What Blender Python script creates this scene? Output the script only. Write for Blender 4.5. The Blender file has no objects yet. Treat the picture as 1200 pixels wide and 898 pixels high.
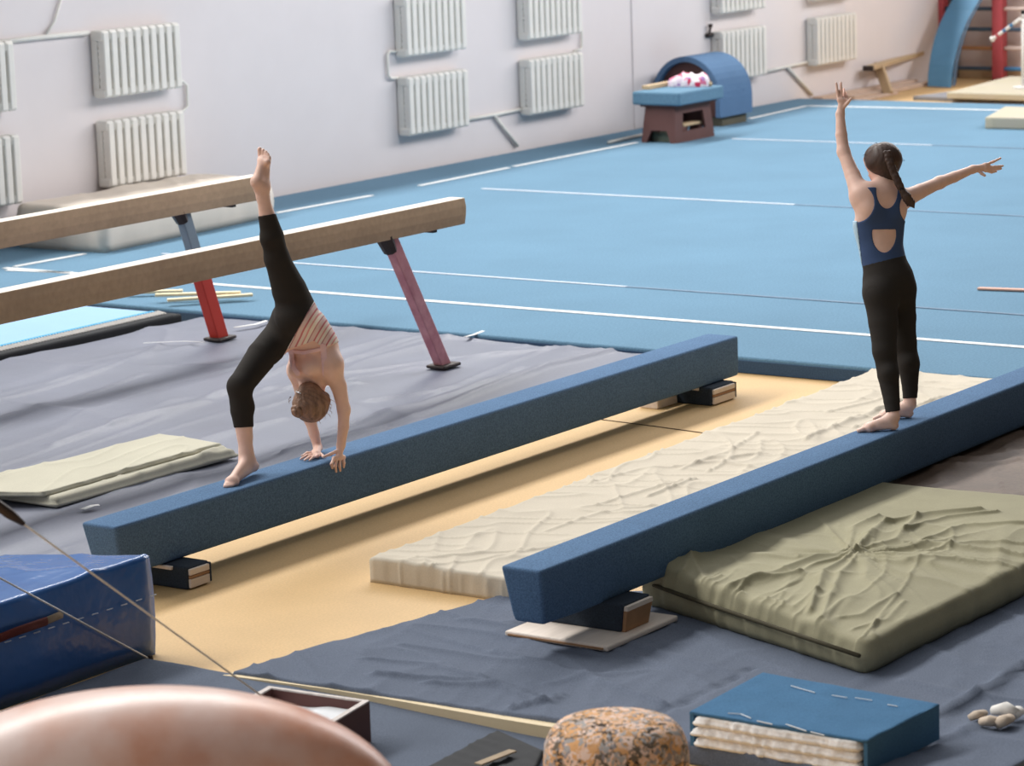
import bpy, bmesh, math, random
import numpy as np
from mathutils import Vector, Matrix
random.seed(7)
COL = bpy.context.scene.collection
# ------------------------------------------------------------------ camera geometry
FPX, CW, CH = 3500.0, 1200.0, 898.0
YAW, PIT, ROL = [math.radians(a) for a in (35.1414, 10.5843, -1.9308)]
CAM = np.array([0.0, 0.0, 3.3])
D = np.array([math.cos(YAW)*math.cos(PIT), math.sin(YAW)*math.cos(PIT), -math.sin(PIT)])
_r = np.array([math.sin(YAW), -math.cos(YAW), 0.0]); _u = np.cross(_r, D)
R_ = _r*math.cos(ROL)+_u*math.sin(ROL); U_ = -_r*math.sin(ROL)+_u*math.cos(ROL)
def ray(x, y): return D + R_*((x-600.0)/FPX) - U_*((y-449.0)/FPX)
def W(x, y, z=0.0):                      # where a sight line meets the level z
    q = ray(x, y); return CAM+q*((z-CAM[2])/q[2])
def WY(x, y, Y):                         # ... meets the plane y = Y
    q = ray(x, y); return CAM+q*(Y/q[1])
def WX(x, y, X):
    q = ray(x, y); return CAM+q*(X/q[0])
def WD(x, y, dep): return CAM+ray(x, y)*dep
def proj(P):
    v = P-CAM; z = v@D
    return 600+FPX*(v@R_)/z, 449-FPX*(v@U_)/z, z
# ------------------------------------------------------------------ materials
def lin(c): return tuple((v/255/12.92 if v/255 <= .04045 else ((v/255+.055)/1.055)**2.4) for v in c)+(1.0,)
class NT:
    def __init__(s, name):
        s.m = bpy.data.materials.new(name); s.m.use_nodes = True
        s.t = s.m.node_tree; s.b = s.t.nodes['Principled BSDF']
    def n(s, typ, **kw):
        o = s.t.nodes.new(typ)
        for k, v in kw.items():
            if k in o.inputs: o.inputs[k].default_value = v
            else: setattr(o, k, v)
        return o
    def l(s, a, b): s.t.links.new(a, b)
MATS = {}
def M(name, c, rough=.8, var=.12, vs=3.0, fine=0.0, fs=120.0, bump=0.0, bs=60.0, spec=.3, metal=0.0, coat=0.0, c2=None, det=4.0, sheen=0.0, stretch=None):
    if name in MATS: return MATS[name]
    k = NT(name); b = k.b
    co = k.n('ShaderNodeTexCoord').outputs['Object']
    if stretch:
        mp = k.n('ShaderNodeMapping'); mp.inputs['Scale'].default_value = stretch; k.l(co, mp.inputs['Vector']); co = mp.outputs[0]
    nz = k.n('ShaderNodeTexNoise', Scale=vs, Detail=det, Roughness=.6); k.l(co, nz.inputs['Vector'])
    rp = k.n('ShaderNodeValToRGB'); e = rp.color_ramp.elements
    a = lin(c); c2l = lin(c2) if c2 else a
    e[0].position = .3; e[1].position = .7
    e[0].color = tuple(v*(1-var) for v in a[:3])+(1,); e[1].color = tuple(min(1, v*(1+var)) for v in c2l[:3])+(1,)
    k.l(nz.outputs['Fac'], rp.inputs['Fac']); out = rp.outputs['Color']
    if fine:
        n2 = k.n('ShaderNodeTexNoise', Scale=fs, Detail=2.0); k.l(co, n2.inputs['Vector'])
        mr = k.n('ShaderNodeMapRange'); mr.inputs['From Min'].default_value = .3; mr.inputs['From Max'].default_value = .7
        mr.inputs['To Min'].default_value = 1-fine; mr.inputs['To Max'].default_value = 1+fine
        k.l(n2.outputs['Fac'], mr.inputs['Value'])
        mx = k.n('ShaderNodeVectorMath', operation='SCALE'); k.l(out, mx.inputs[0]); k.l(mr.outputs[0], mx.inputs['Scale']); out = mx.outputs[0]
    k.l(out, b.inputs['Base Color'])
    b.inputs['Roughness'].default_value = rough; b.inputs['Specular IOR Level'].default_value = spec
    b.inputs['Metallic'].default_value = metal; b.inputs['Coat Weight'].default_value = coat; b.inputs['Coat Roughness'].default_value = .15
    b.inputs['Sheen Weight'].default_value = sheen
    if bump:
        n3 = k.n('ShaderNodeTexNoise', Scale=bs, Detail=3.0); k.l(co, n3.inputs['Vector'])
        bp = k.n('ShaderNodeBump', Strength=bump, Distance=.2/bs); k.l(n3.outputs['Fac'], bp.inputs['Height']); k.l(bp.outputs[0], b.inputs['Normal'])
    MATS[name] = k.m; return k.m
def ramp_mat(name, src, stops, rough=.8, bump=0.0):      # src builds a factor socket, stops colour it
    k = NT(name); f = src(k)
    rp = k.n('ShaderNodeValToRGB'); e = rp.color_ramp.elements
    rp.color_ramp.interpolation = 'CONSTANT'
    while len(e) < len(stops): e.new(.5)
    for i, (p, c) in enumerate(stops): e[i].position = p; e[i].color = lin(c)
    k.l(f, rp.inputs['Fac']); k.l(rp.outputs['Color'], k.b.inputs['Base Color'])
    k.b.inputs['Roughness'].default_value = rough; k.b.inputs['Specular IOR Level'].default_value = .25
    if bump:
        bp = k.n('ShaderNodeBump', Strength=bump, Distance=.004); k.l(f, bp.inputs['Height']); k.l(bp.outputs[0], k.b.inputs['Normal'])
    MATS[name] = k.m; return k.m
m_wall = M('wall_paint', (226, 219, 219), .85, .02, 1.5, bump=.04, bs=8)
m_wall_far = M('far_wall_paint', (222, 210, 206), .85, .03, 1.5)
m_floor = M('tan_linoleum', (210, 175, 124), .6, .05, 2.0, fine=.07, fs=90)
m_carpet = M('sky_blue_carpet', (98, 132, 155), .95, .05, 1.1, fine=.14, fs=70, bump=.12, bs=150, spec=.1, sheen=.05)
m_beamc = M('denim_blue_carpet', (92, 120, 152), .95, .05, 3, fine=.25, fs=150, bump=.2, bs=200, spec=.1)
m_footc = M('charcoal_carpet', (56, 64, 74), .95, .06, 4, fine=.2, fs=150, bump=.2, bs=200, spec=.1)
m_tape = M('white_tape', (238, 238, 236), .7, .05, 6)
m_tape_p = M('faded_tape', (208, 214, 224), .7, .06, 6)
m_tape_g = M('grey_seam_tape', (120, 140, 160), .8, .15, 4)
m_vinyl = M('grey_vinyl', (112, 116, 131), .46, .10, 1.2, fine=.05, fs=60, spec=.35)
m_felt = M('grey_felt', (102, 110, 125), .95, .05, 2, fine=.16, fs=180, bump=.3, bs=200, spec=.1)
m_felt_d = M('dark_grey_carpet', (98, 106, 120), .95, .08, 3, fine=.15, fs=160, bump=.3, bs=200, spec=.1)
m_black = M('black_vinyl', (30, 32, 36), .75, .15, 4)
m_khaki = M('khaki_canvas', (158, 152, 124), .8, .08, 3, fine=.05, fs=150)
m_khaki_l = M('pale_khaki_canvas', (190, 186, 168), .85, .05, 3, fine=.05, fs=150)
m_beige = M('beige_canvas', (202, 192, 174), .85, .05, 2, fine=.04, fs=120)
m_umber = M('worn_umber_vinyl', (104, 86, 72), .6, .16, 5, fine=.12, fs=50)
m_royal = M('royal_blue_vinyl', (58, 104, 168), .22, .08, 2, spec=.6, bump=.35, bs=6)
m_strap = M('oxblood_webbing', (104, 48, 42), .8, .1, 20)
m_strap_t = M('tan_webbing', (170, 150, 125), .8, .1, 20)
m_suede = M('tan_suede', (192, 164, 135), .9, .10, 2.5, fine=.06, fs=30, det=6)
m_lit_top = M('lit_top_suede', (236, 228, 216), .9, .03, 4)  # paler suede: overhead light on the beam tops put into the colour
m_redm = M('red_enamel', (196, 62, 48), .45, .05, 5)
m_maroon = M('worn_maroon_enamel', (206, 132, 142), .5, .12, 8, c2=(216, 156, 160))
m_greym = M('blue_grey_enamel', (132, 146, 158), .45, .06, 5)
m_steel = M('dull_steel', (222, 219, 212), .45, .08, 20, metal=.2)
m_darkm = M('dark_metal', (64, 56, 54), .5, .15, 15, metal=.3)
m_white = M('white_enamel', (228, 225, 221), .45, .02, 5)
m_rad = M('cream_radiator_enamel', (232, 229, 222), .5, .03, 5)
m_ply = M('pale_plywood', (234, 220, 206), .6, .07, 6, stretch=(1, 8, 8))
m_plyd = M('plywood_edge', (170, 130, 95), .7, .15, 10)
m_wood = M('bare_wood', (196, 172, 138), .7, .12, 5, stretch=(2, 9, 9))
m_woodp = M('pinkish_planks', (206, 182, 164), .7, .1, 5)
m_brown = M('brown_painted_wood', (98, 66, 62), .6, .1, 4)
m_rim = M('worn_wood_rim', (212, 202, 196), .7, .15, 30)
m_chalk = M('chalk_powder', (236, 238, 240), .95, .05, 14, bump=.5, bs=30)
m_tan_leather = M('tan_leather', (200, 114, 64), .36, .08, 3, spec=.5, c2=(212, 136, 92), bump=.05, bs=25)
def _chalky(m):                            # chalk dust rubbed into the hide
    t = m.node_tree; b = t.nodes['Principled BSDF']; src = b.inputs['Base Color'].links[0].from_socket
    co = t.nodes.new('ShaderNodeTexCoord'); n1 = t.nodes.new('ShaderNodeTexNoise'); n1.inputs['Scale'].default_value = 2.6; n1.inputs['Detail'].default_value = 5; t.links.new(co.outputs['Object'], n1.inputs['Vector'])
    mr = t.nodes.new('ShaderNodeMapRange'); mr.inputs['From Min'].default_value = .34; mr.inputs['From Max'].default_value = .66; mr.inputs['To Min'].default_value = .0; mr.inputs['To Max'].default_value = .72; t.links.new(n1.outputs['Fac'], mr.inputs['Value'])
    mx = t.nodes.new('ShaderNodeMixRGB'); mx.inputs['Color2'].default_value = lin((248, 234, 228)); t.links.new(mr.outputs[0], mx.inputs['Fac']); t.links.new(src, mx.inputs['Color1']); t.links.new(mx.outputs[0], b.inputs['Base Color'])
m_hide = m_tan_leather.copy(); m_hide.name = 'chalky_tan_leather'; _chalky(m_hide)
m_fleece = M('white_fleece', (246, 242, 238), 1.0, .06, 14, fine=.08, fs=70, bump=.9, bs=70, spec=.05)
m_cushion = M('azure_felt', (74, 114, 148), .95, .06, 6, fine=.12, fs=160, bump=.3, bs=200, spec=.1)
m_thread = M('white_thread', (225, 230, 235), .8, .03, 10)
m_trampoline = M('pale_blue_mesh_bed', (146, 182, 214), .8, .03, 2, fine=.05, fs=100)
m_cyan = M('cyan_webbing', (20, 150, 200), .6, .08, 6)
m_crash = M('off_white_leatherette', (222, 210, 196), .6, .05, 2.5)
m_olive = M('olive_cloth', (120, 128, 112), .9, .2, 9)
m_slide = M('blue_painted_board', (86, 136, 170), .5, .08, 3)
m_pinkred = M('faded_red_paint', (186, 84, 92), .5, .08, 4)
m_navy_p = M('slate_blue_paint', (72, 92, 112), .5, .08, 4)
m_blue_p = M('sky_blue_paint', (78, 130, 176), .5, .08, 4)
m_cream_p = M('cream_paint', (216, 198, 190), .5, .06, 4)
m_orange_p = M('orange_brown_varnish', (176, 128, 88), .5, .1, 4)
m_grey_slab = M('grey_foam', (128, 128, 132), .9, .06, 4)
m_cream_slab = M('cream_foam', (186, 178, 163), .9, .06, 3, c2=(176, 170, 148))
m_skin = M('skin', (240, 200, 182), .5, .04, 12, spec=.35, c2=(244, 206, 190))
m_skin.node_tree.nodes['Principled BSDF'].inputs['Subsurface Weight'].default_value = .08
m_skin.node_tree.nodes['Principled BSDF'].inputs['Subsurface Radius'].default_value = (.012, .005, .003)
m_legging = M('black_stretch_cotton', (48, 44, 41), .9, .06, 6)
m_navy = M('navy_stretch', (62, 84, 124), .7, .05, 6)
m_sky = M('pale_blue_stretch', (186, 216, 236), .7, .03, 6)
m_hair = M('dark_brown_hair', (74, 56, 48), .5, .25, 40, spec=.4, bump=.6, bs=60, stretch=(1, 1, .3))
m_hair_l = M('light_brown_hair', (146, 114, 94), .5, .42, 40, spec=.4, bump=.6, bs=60, stretch=(1, 1, .3))
m_tie = M('hair_elastic', (30, 30, 36), .7, .1, 20)
m_clip = M('silver_hair_clip', (220, 222, 225), .3, .03, 20, metal=.6)
m_eye = M('eye', (236, 232, 228), .3, .02, 10)
m_iris = M('iris', (60, 42, 32), .3, .02, 10)
m_lip = M('lips', (190, 120, 112), .5, .04, 10)
m_pinkstrap = M('pink_strap', (242, 206, 208), .8, .05, 30)
m_stone_g = M('grip_leather', (206, 188, 168), .85, .1, 15, bump=.3, bs=40)
m_grip_w = M('white_wrap', (232, 228, 222), .9, .06, 15, bump=.3, bs=60)
def _voro(k):
    co = k.n('ShaderNodeTexCoord').outputs['Object']
    nz = k.n('ShaderNodeTexNoise', Scale=26.0, Detail=3.0); k.l(co, nz.inputs['Vector'])
    mx = k.n('ShaderNodeMixRGB'); mx.inputs['Fac'].default_value = .16; k.l(co, mx.inputs['Color1']); k.l(nz.outputs['Color'], mx.inputs['Color2'])
    v = k.n('ShaderNodeTexVoronoi', Scale=44.0); k.l(mx.outputs[0], v.inputs['Vector'])
    sp = k.n('ShaderNodeSeparateColor'); k.l(v.outputs['Color'], sp.inputs[0]); return sp.outputs[0]
m_foam = ramp_mat('rebonded_foam_chips', _voro, [(0, (226, 188, 160)), (.18, (200, 152, 104)), (.34, (170, 166, 164)), (.5, (222, 170, 118)), (.62, (112, 100, 88)), (.72, (234, 206, 190)), (.86, (148, 140, 142)), (.94, (70, 58, 50))], .95, .3)
def _floral(k):
    co = k.n('ShaderNodeTexCoord').outputs['Object']
    v = k.n('ShaderNodeTexVoronoi', Scale=22.0); k.l(co, v.inputs['Vector'])
    sp = k.n('ShaderNodeSeparateColor'); k.l(v.outputs['Color'], sp.inputs[0]); return sp.outputs[0]
m_floral = ramp_mat('floral_print_cloth', _floral, [(0, (226, 208, 222)), (.5, (238, 228, 232)), (.74, (216, 120, 150)), (.86, (170, 130, 180)), (.93, (200, 60, 90))], .9)
# ------------------------------------------------------------------ object helpers
def tag(o, label=None, cat=None, group=None, kind=None):
    if label: o['label'] = label
    if cat: o['category'] = cat
    if group: o['group'] = group
    if kind: o['kind'] = kind
    return o
def thing(name, label, cat, loc=(0, 0, 0), group=None):
    o = bpy.data.objects.new(name, None); COL.objects.link(o); o.location = tuple(float(v) for v in loc)
    o.empty_display_size = .1
    return tag(o, label, cat, group)
def obj(name, me, mat, parent=None, smooth=False):
    if isinstance(me, bmesh.types.BMesh):
        bm = me; me = bpy.data.meshes.new(name); bmesh.ops.recalc_face_normals(bm, faces=bm.faces[:]); bm.to_mesh(me); bm.free()
    if mat is not None:
        for m in (mat if isinstance(mat, (list, tuple)) else [mat]): me.materials.append(m)
    if smooth:
        for p in me.polygons: p.use_smooth = True
    o = bpy.data.objects.new(name, me); COL.objects.link(o)
    if parent:
        o.parent = parent
        if parent.type == 'EMPTY': o.matrix_parent_inverse = Matrix.LocRotScale(parent.location, parent.rotation_euler, None).inverted()
    return o
def dup(root, off, label=None, group=None):
    r = root.copy(); COL.objects.link(r); r.location = Vector(root.location)+Vector(off)
    if label: r['label'] = label
    if group: r['group'] = group
    for ch in list(root.children):
        c = ch.copy(); COL.objects.link(c); c.parent = r; c.matrix_parent_inverse = ch.matrix_parent_inverse.copy()
        for g in list(ch.children):
            d = g.copy(); COL.objects.link(d); d.parent = c; d.matrix_parent_inverse = g.matrix_parent_inverse.copy()
    return r
V = lambda p: Vector([float(a) for a in p])
def add_prism(bm, base, top):            # two matching loops of points
    a = [bm.verts.new(V(p)) for p in base]; b = [bm.verts.new(V(p)) for p in top]; n = len(a)
    fs = [bm.faces.new(a[::-1]), bm.faces.new(b)]
    for i in range(n): fs.append(bm.faces.new((a[i], a[(i+1) % n], b[(i+1) % n], b[i])))
    return a+b, fs
def add_box(bm, p0, p1, bev=0.0, seg=2):
    x0, y0, z0 = p0; x1, y1, z1 = p1
    t = bmesh.new()
    add_prism(t, [(x0, y0, z0), (x1, y0, z0), (x1, y1, z0), (x0, y1, z0)], [(x0, y0, z1), (x1, y0, z1), (x1, y1, z1), (x0, y1, z1)])
    merge(bm, t, bev, seg)
def merge(bm, t, bev=0.0, seg=2):
    if bev: bmesh.ops.bevel(t, geom=t.edges[:], offset=bev, segments=seg, profile=.5, affect='EDGES')
    m = bpy.data.meshes.new('tmp'); t.to_mesh(m); t.free(); bm.from_mesh(m); bpy.data.meshes.remove(m)
def add_tube(bm, pts, r, n=10, cap=True, flat=None):
    pts = [V(p) for p in pts]; rs = r if isinstance(r, (list, tuple)) else [r]*len(pts); rings = []
    up = None
    for i, p in enumerate(pts):
        t = (pts[min(i+1, len(pts)-1)]-pts[max(i-1, 0)]).normalized()
        if up is None: up = Vector((0, 0, 1)) if abs(t.z) < .9 else Vector((0, 1, 0))
        s = t.cross(up).normalized(); up = s.cross(t).normalized()
        f = flat or (1, 1)
        rings.append([bm.verts.new(p+s*(math.cos(a)*rs[i]*f[0])+up*(math.sin(a)*rs[i]*f[1])) for a in [2*math.pi*k/n for k in range(n)]])
    for a, b in zip(rings, rings[1:]):
        for k in range(n): bm.faces.new((a[k], a[(k+1) % n], b[(k+1) % n], b[k]))
    if cap: bm.faces.new(rings[0][::-1]); bm.faces.new(rings[-1])
def bar(name, pts, r, mat, parent=None, n=10, flat=None, smooth=True):
    bm = bmesh.new(); add_tube(bm, pts, r, n, True, flat); return obj(name, bm, mat, parent, smooth)
def add_beam(bm, a, b, w, h, bev=0.0, upv=(0, 0, 1)):       # a rectangular bar from a to b
    a = V(a); b = V(b); t = (b-a).normalized(); u = Vector(upv); s = t.cross(u).normalized(); u = s.cross(t)
    q = lambda p: [p-s*w/2-u*h/2, p+s*w/2-u*h/2, p+s*w/2+u*h/2, p-s*w/2+u*h/2]
    t_ = bmesh.new(); add_prism(t_, q(a), q(b)); merge(bm, t_, bev)
def beamobj(name, a, b, w, h, mat, parent=None, bev=.004, upv=(0, 0, 1)):
    bm = bmesh.new(); add_beam(bm, a, b, w, h, bev, upv); return obj(name, bm, mat, parent)
def boxobj(name, p0, p1, mat, parent=None, bev=.004, seg=2, smooth=False):
    bm = bmesh.new(); add_box(bm, p0, p1, bev, seg); return obj(name, bm, mat, parent, smooth)
# ------------------------------------------------------------------ height noise for cloth
def vnoise(x, y, seed=0):
    xi = np.floor(x).astype(np.int64); yi = np.floor(y).astype(np.int64); fx = x-xi; fy = y-yi
    fx = fx*fx*(3-2*fx); fy = fy*fy*(3-2*fy)
    def h(a, b):
        n = (a*374761393+b*668265263+seed*1442695041) & 0xffffffff
        n = ((n ^ (n >> 13))*1274126177) & 0xffffffff
        return ((n ^ (n >> 16)) & 0xffff)/65535.0
    return (h(xi, yi)*(1-fx)+h(xi+1, yi)*fx)*(1-fy)+(h(xi, yi+1)*(1-fx)+h(xi+1, yi+1)*fx)*fy
def fold(x, y, ang, along, across, seed, pw=6.0):         # long ridges running along ang
    c, s = math.cos(ang), math.sin(ang); u = (x*c+y*s)/along; v = (-x*s+y*c)/across
    v = v+1.2*vnoise(u*.8, v*.25, seed+5)
    return (1-np.abs(2*vnoise(u, v, seed)-1))**pw
def creases(lines, ws=1.0):
    segs = [(np.array([[p[0], p[1]] for p in pts]), a, w*ws) for pts, a, w in lines]
    def f(x, y):
        out = np.zeros_like(x)
        for pts, a, w in segs:
            best = np.full_like(x, 1e9)
            n = len(pts)-1
            for i in range(n):
                p, q = pts[i], pts[i+1]; d = q-p; L = d@d
                t = np.clip(((x-p[0])*d[0]+(y-p[1])*d[1])/L, 0, 1)
                k = ((i+t)/n); ww = w*(.35+.65*np.sin(np.pi*np.clip(k, .08, .92)))
                dd = np.hypot(x-p[0]-t*d[0], y-p[1]-t*d[1])/ww
                best = np.minimum(best, dd)
            out += a*np.exp(-1.1*best**1.25)
        return out
    return f
def slab(name, quad, z0, h, nu, nv, hf, mat, parent=None, r=.03, side=None, bulge=0.0, bend=None):
    q = np.array([[p[0], p[1]] for p in quad], float); cen = q.mean(0)
    e = [(q[(i+1) % 4]-q[i]) for i in range(4)]; Lu = np.linalg.norm(e[0]); Lv = np.linalg.norm(e[1])
    a, b = r/Lu, r/Lv
    us = np.linspace(a, 1-a, nu); vs = np.linspace(b, 1-b, nv)
    def at(u, v): return q[0]*((1-u)*(1-v))+q[1]*(u*(1-v))+q[2]*(u*v)+q[3]*((1-u)*v)
    UU, VV = np.meshgrid(us, vs, indexing='ij')
    P = q[0]*((1-UU)*(1-VV))[..., None]+q[1]*(UU*(1-VV))[..., None]+q[2]*(UU*VV)[..., None]+q[3]*((1-UU)*VV)[..., None]
    if bend is not None: P = P+bend(P, UU, VV)
    Z = hf(P[..., 0], P[..., 1])
    verts = [(P[i, j, 0], P[i, j, 1], z0+h+Z[i, j]) for i in range(nu) for j in range(nv)]
    idx = lambda i, j: i*nv+j
    faces = [(idx(i, j), idx(i+1, j), idx(i+1, j+1), idx(i, j+1)) for i in range(nu-1) for j in range(nv-1)]
    loop = [(i, 0) for i in range(nu)]+[(nu-1, j) for j in range(1, nv)]+[(i, nv-1) for i in range(nu-2, -1, -1)]+[(0, j) for j in range(nv-2, 0, -1)]
    prev = [idx(i, j) for i, j in loop]
    pts = np.array([verts[k][:2] for k in prev]); n = len(pts)
    nrm = np.zeros((n, 2))
    for k, (i, j) in enumerate(loop):
        v = np.zeros(2)
        if j == 0: v += np.array([e[0][1], -e[0][0]])/Lu
        if i == nu-1: v += np.array([e[1][1], -e[1][0]])/Lv
        if j == nv-1: v += np.array([e[2][1], -e[2][0]])/np.linalg.norm(e[2])
        if i == 0: v += np.array([e[3][1], -e[3][0]])/np.linalg.norm(e[3])
        nrm[k] = v
    if np.cross(e[0], e[1]) < 0: nrm = -nrm
    zt = np.array([verts[k][2] for k in prev])
    steps = [(math.sin(t), 1-math.cos(t)) for t in (.4, .8, 1.2, math.pi/2)]
    rings = [(s_*r, d_*r) for s_, d_ in steps]
    hh = max(h-r, .004)
    for t in (.2, .4, .6, .8, 1.0): rings.append((r+bulge*math.sin(t*math.pi), r+hh*t))
    sidev = side(np.arange(n)/n, pts) if side is not None else np.zeros(n)
    for off, drop in rings:
        fr = min(1.0, drop/h)
        o2 = off+sidev*min(1, fr*3)*(1 if fr < .99 else .5)
        ring = []
        for k in range(n):
            z = zt[k]*(1-0)-drop; z = z0+(h-drop)+(zt[k]-z0-h)*(1-fr)
            verts.append((pts[k, 0]+nrm[k, 0]*o2[k], pts[k, 1]+nrm[k, 1]*o2[k], max(z, z0))); ring.append(len(verts)-1)
        for k in range(n): faces.append((prev[k], ring[k], ring[(k+1) % n], prev[(k+1) % n]))
        prev = ring
    faces.append(tuple(prev))
    me = bpy.data.meshes.new(name); me.from_pydata([tuple(map(float, v)) for v in verts], [], faces); me.update()
    bm = bmesh.new(); bm.from_mesh(me); bpy.data.meshes.remove(me)
    return obj(name, bm, mat, parent, True)
zero = lambda x, y: np.zeros_like(x)
# ================================================================== THE SETTING
WALLY, FARX, CZ = 17.05, 34.0, .10
o = boxobj('floor', (-2, -6, -.1), (36, 19, 0), m_floor, bev=0); tag(o, kind='structure')
bm = bmesh.new(); add_box(bm, (8, WALLY, 0), (FARX+.2, WALLY+.25, 2.15)); add_box(bm, (26.62, WALLY-.014, 0), (27.2, WALLY, 2.15), .004)
tag(obj('wall_left', bm, m_wall), kind='structure')
tag(boxobj('wall_far', (FARX, 2, 0), (FARX+.25, WALLY, 2.7), m_wall_far, bev=0), kind='structure')
tag(boxobj('baseboard_far', (FARX-.02, 2, 0), (FARX, WALLY, .09), m_wood, bev=.003), kind='structure')
o = bar('trim_1', [(FARX-.05, 17.0-.06, .01), (FARX-.05, 17.0-.06, 2.7)], .045, M('pipe_brown', (132, 116, 108), .6), n=14); tag(o, kind='structure')
o = bar('trim_2', [W(703, 491.5, .002), W(770, 500, .002), W(832, 508.5, .002)], .006, M('dark_seam', (70, 52, 34), .9), None, 6, (1, .3)); tag(o, kind='structure')
# the sprung floor with its taped lines
carpet = thing('gymnastics_carpet', 'large sky blue sprung floor carpet marked with white tape lines', 'carpet', (20, 12, 0))
bm = bmesh.new(); add_box(bm, (15.3, 3, 0), (30.05, WALLY-.056, CZ), .018, 3); obj('carpet_deck', bm, m_carpet, carpet)
boxobj('carpet_edge_shade', (15.292, 3, .004), (15.302, 17.0, .078), M('navy_edge_shade', (62, 86, 114), .95, .06, 3, fine=.2, fs=120), carpet, 0)  # dark strip: shade on the carpet's front edge put into its colour
def tape(a, b, w=.05, m=m_tape):
    a = np.array(a); b = np.array(b); a = np.array([a[0], a[1], CZ+.0035]); b = np.array([b[0], b[1], CZ+.0035])
    beamobj('marking_tape', a, b, w, .004, m, carpet, bev=0)
tape((16.27, 16.15), (16.27, 4), .055)
tape(W(8, 317, CZ), W(84, 320, CZ), .05)
tape(W(17, 313, CZ), W(99, 298, CZ), .05)
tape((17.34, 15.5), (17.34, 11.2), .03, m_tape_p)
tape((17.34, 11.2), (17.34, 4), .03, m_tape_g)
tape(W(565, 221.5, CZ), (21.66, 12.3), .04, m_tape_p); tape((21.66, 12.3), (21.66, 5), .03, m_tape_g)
for a, b in (((324, 250), (436, 229.5)), ((491.6, 218), (596, 197)), ((602, 195.5), (746, 167.5)), ((878, 139.5), (945, 124.5))):
    tape(W(*a, CZ), W(*b, CZ), .05)
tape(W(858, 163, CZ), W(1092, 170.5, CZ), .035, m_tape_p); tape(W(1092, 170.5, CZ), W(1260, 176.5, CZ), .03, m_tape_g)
tape(W(947, 124.4, CZ), W(1260, 131.5, CZ), .06)
# ================================================================== RADIATORS
def radiator(loc, label, sections=10):
    t = thing('radiator', label, 'radiator', loc, 'cast iron radiators on the long wall')
    x0, y0, z0 = loc; w = .098
    for i in range(sections):
        bm = bmesh.new(); x = x0+i*w
        for yy in (y0-.045, y0-.125):
            add_box(bm, (x+.015, yy-.036, z0+.012), (x+w-.015, yy+.036, z0+.54), .010, 2)
        add_box(bm, (x+.004, y0-.15, z0+.47), (x+w-.004, y0-.02, z0+.555), .016, 2)
        add_box(bm, (x+.004, y0-.15, z0+.0), (x+w-.004, y0-.02, z0+.075), .016, 2)
        for k in range(7):
            z = z0+.11+k*.054; add_box(bm, (x+.02, y0-.1, z), (x+w-.02, y0-.07, z+.018))
        if 0 < i < sections-1: add_box(bm, (x+.03, y0-.12, z0+.05), (x+w-.03, y0-.05, z0+.5))
        obj('radiator_section', bm, m_rad, t)
    return t
cols = [(17.29-.98, 'cut off at the left picture edge'), (18.31, 'second column from the left, above the crash mat'), (22.47, 'third column from the left'), (24.49, 'fourth column from the left'), (28.21, 'column behind the blue half barrel'), (30.33, 'column nearest the corner')]
R0 = None
LOZ, HIZ = .445, 1.19
for i, (x, nm) in enumerate(cols):
    for z, up in ((LOZ, 'lower'), (HIZ, 'upper')):
        lab = f'{up} white radiator, {nm}'
        if R0 is None: R0 = radiator((x, WALLY, z), lab)
        else: dup(R0, (x-cols[0][0], 0, z-LOZ), lab)
def pipe(label, pts, r=.014): 
    o = bar('heating_pipe', pts, r, m_rad, n=8); tag(o, label, 'pipe', 'thin white heating pipes on the wall'); return o
PY = WALLY-.026
pipe('white pipe running along the wall to the top of the upper left radiator', [WY(-40, 54, PY), WY(54, 43, PY), WY(103, 38.5, PY)], .02)
pipe('thin white pipe slanting up the wall above the left radiators', [WY(52, 44, PY), WY(64, 25, PY), WY(80, -30, PY)], .012)
pipe('bent white pipe joining the two radiators above the crash mat', [WY(200, 99, PY), WY(214, 95, PY), WY(219, 100, PY), WY(220, 124, PY), WY(215, 130, PY), WY(200, 131.5, PY)])
pipe('bent white pipe on the left side of the third radiator column', [WY(466, 61, PY), WY(457, 60, PY), WY(454, 64, PY), WY(455, 88, PY), WY(458, 92, PY), WY(467, 91, PY)])
pipe('bent white pipe on the right side of the fourth radiator column', [WY(674, 33, PY), WY(681, 30, PY), WY(682, 34, PY), WY(682, 55, PY), WY(680, 58, PY), WY(672, 60, PY)])
pipe('white pipe between the third and fourth lower radiators', [WY(538, 141.5, PY), WY(580, 134.5, PY), WY(616, 127, PY)], .018)
pipe('white pipe slanting down to the carpet between two radiators', [WY(579, 135, PY), WY(592, 152, PY), WY(607, 171, PY)], .018)
pipe('white pipe running to the lower radiator nearest the corner', [WY(897, 84, PY), WY(922, 78, PY), WY(948, 72.5, PY)], .02)
pipe('white pipe slanting down the wall near the corner', [WY(922, 78, PY), WY(935, 92, PY), WY(952, 111, PY)], .02)
for (p, lab) in (((831, 41), 'small dark valve at the top of the radiator behind the half barrel'), ((893, 82), 'small dark valve on the pipe right of the half barrel')):
    c = WY(*p, PY); t = thing('radiator_valve', lab, 'valve', c)
    bar('valve_body', [c+np.array([-.05, 0, 0]), c+np.array([.07, 0, 0])], .025, m_darkm, t)
    bar('valve_stem', [c, c+np.array([0, -.02, .09])], .014, m_darkm, t); bar('valve_knob', [c+np.array([0, -.02, .085]), c+np.array([0, -.02, .12])], .025, m_darkm, t)
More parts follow.
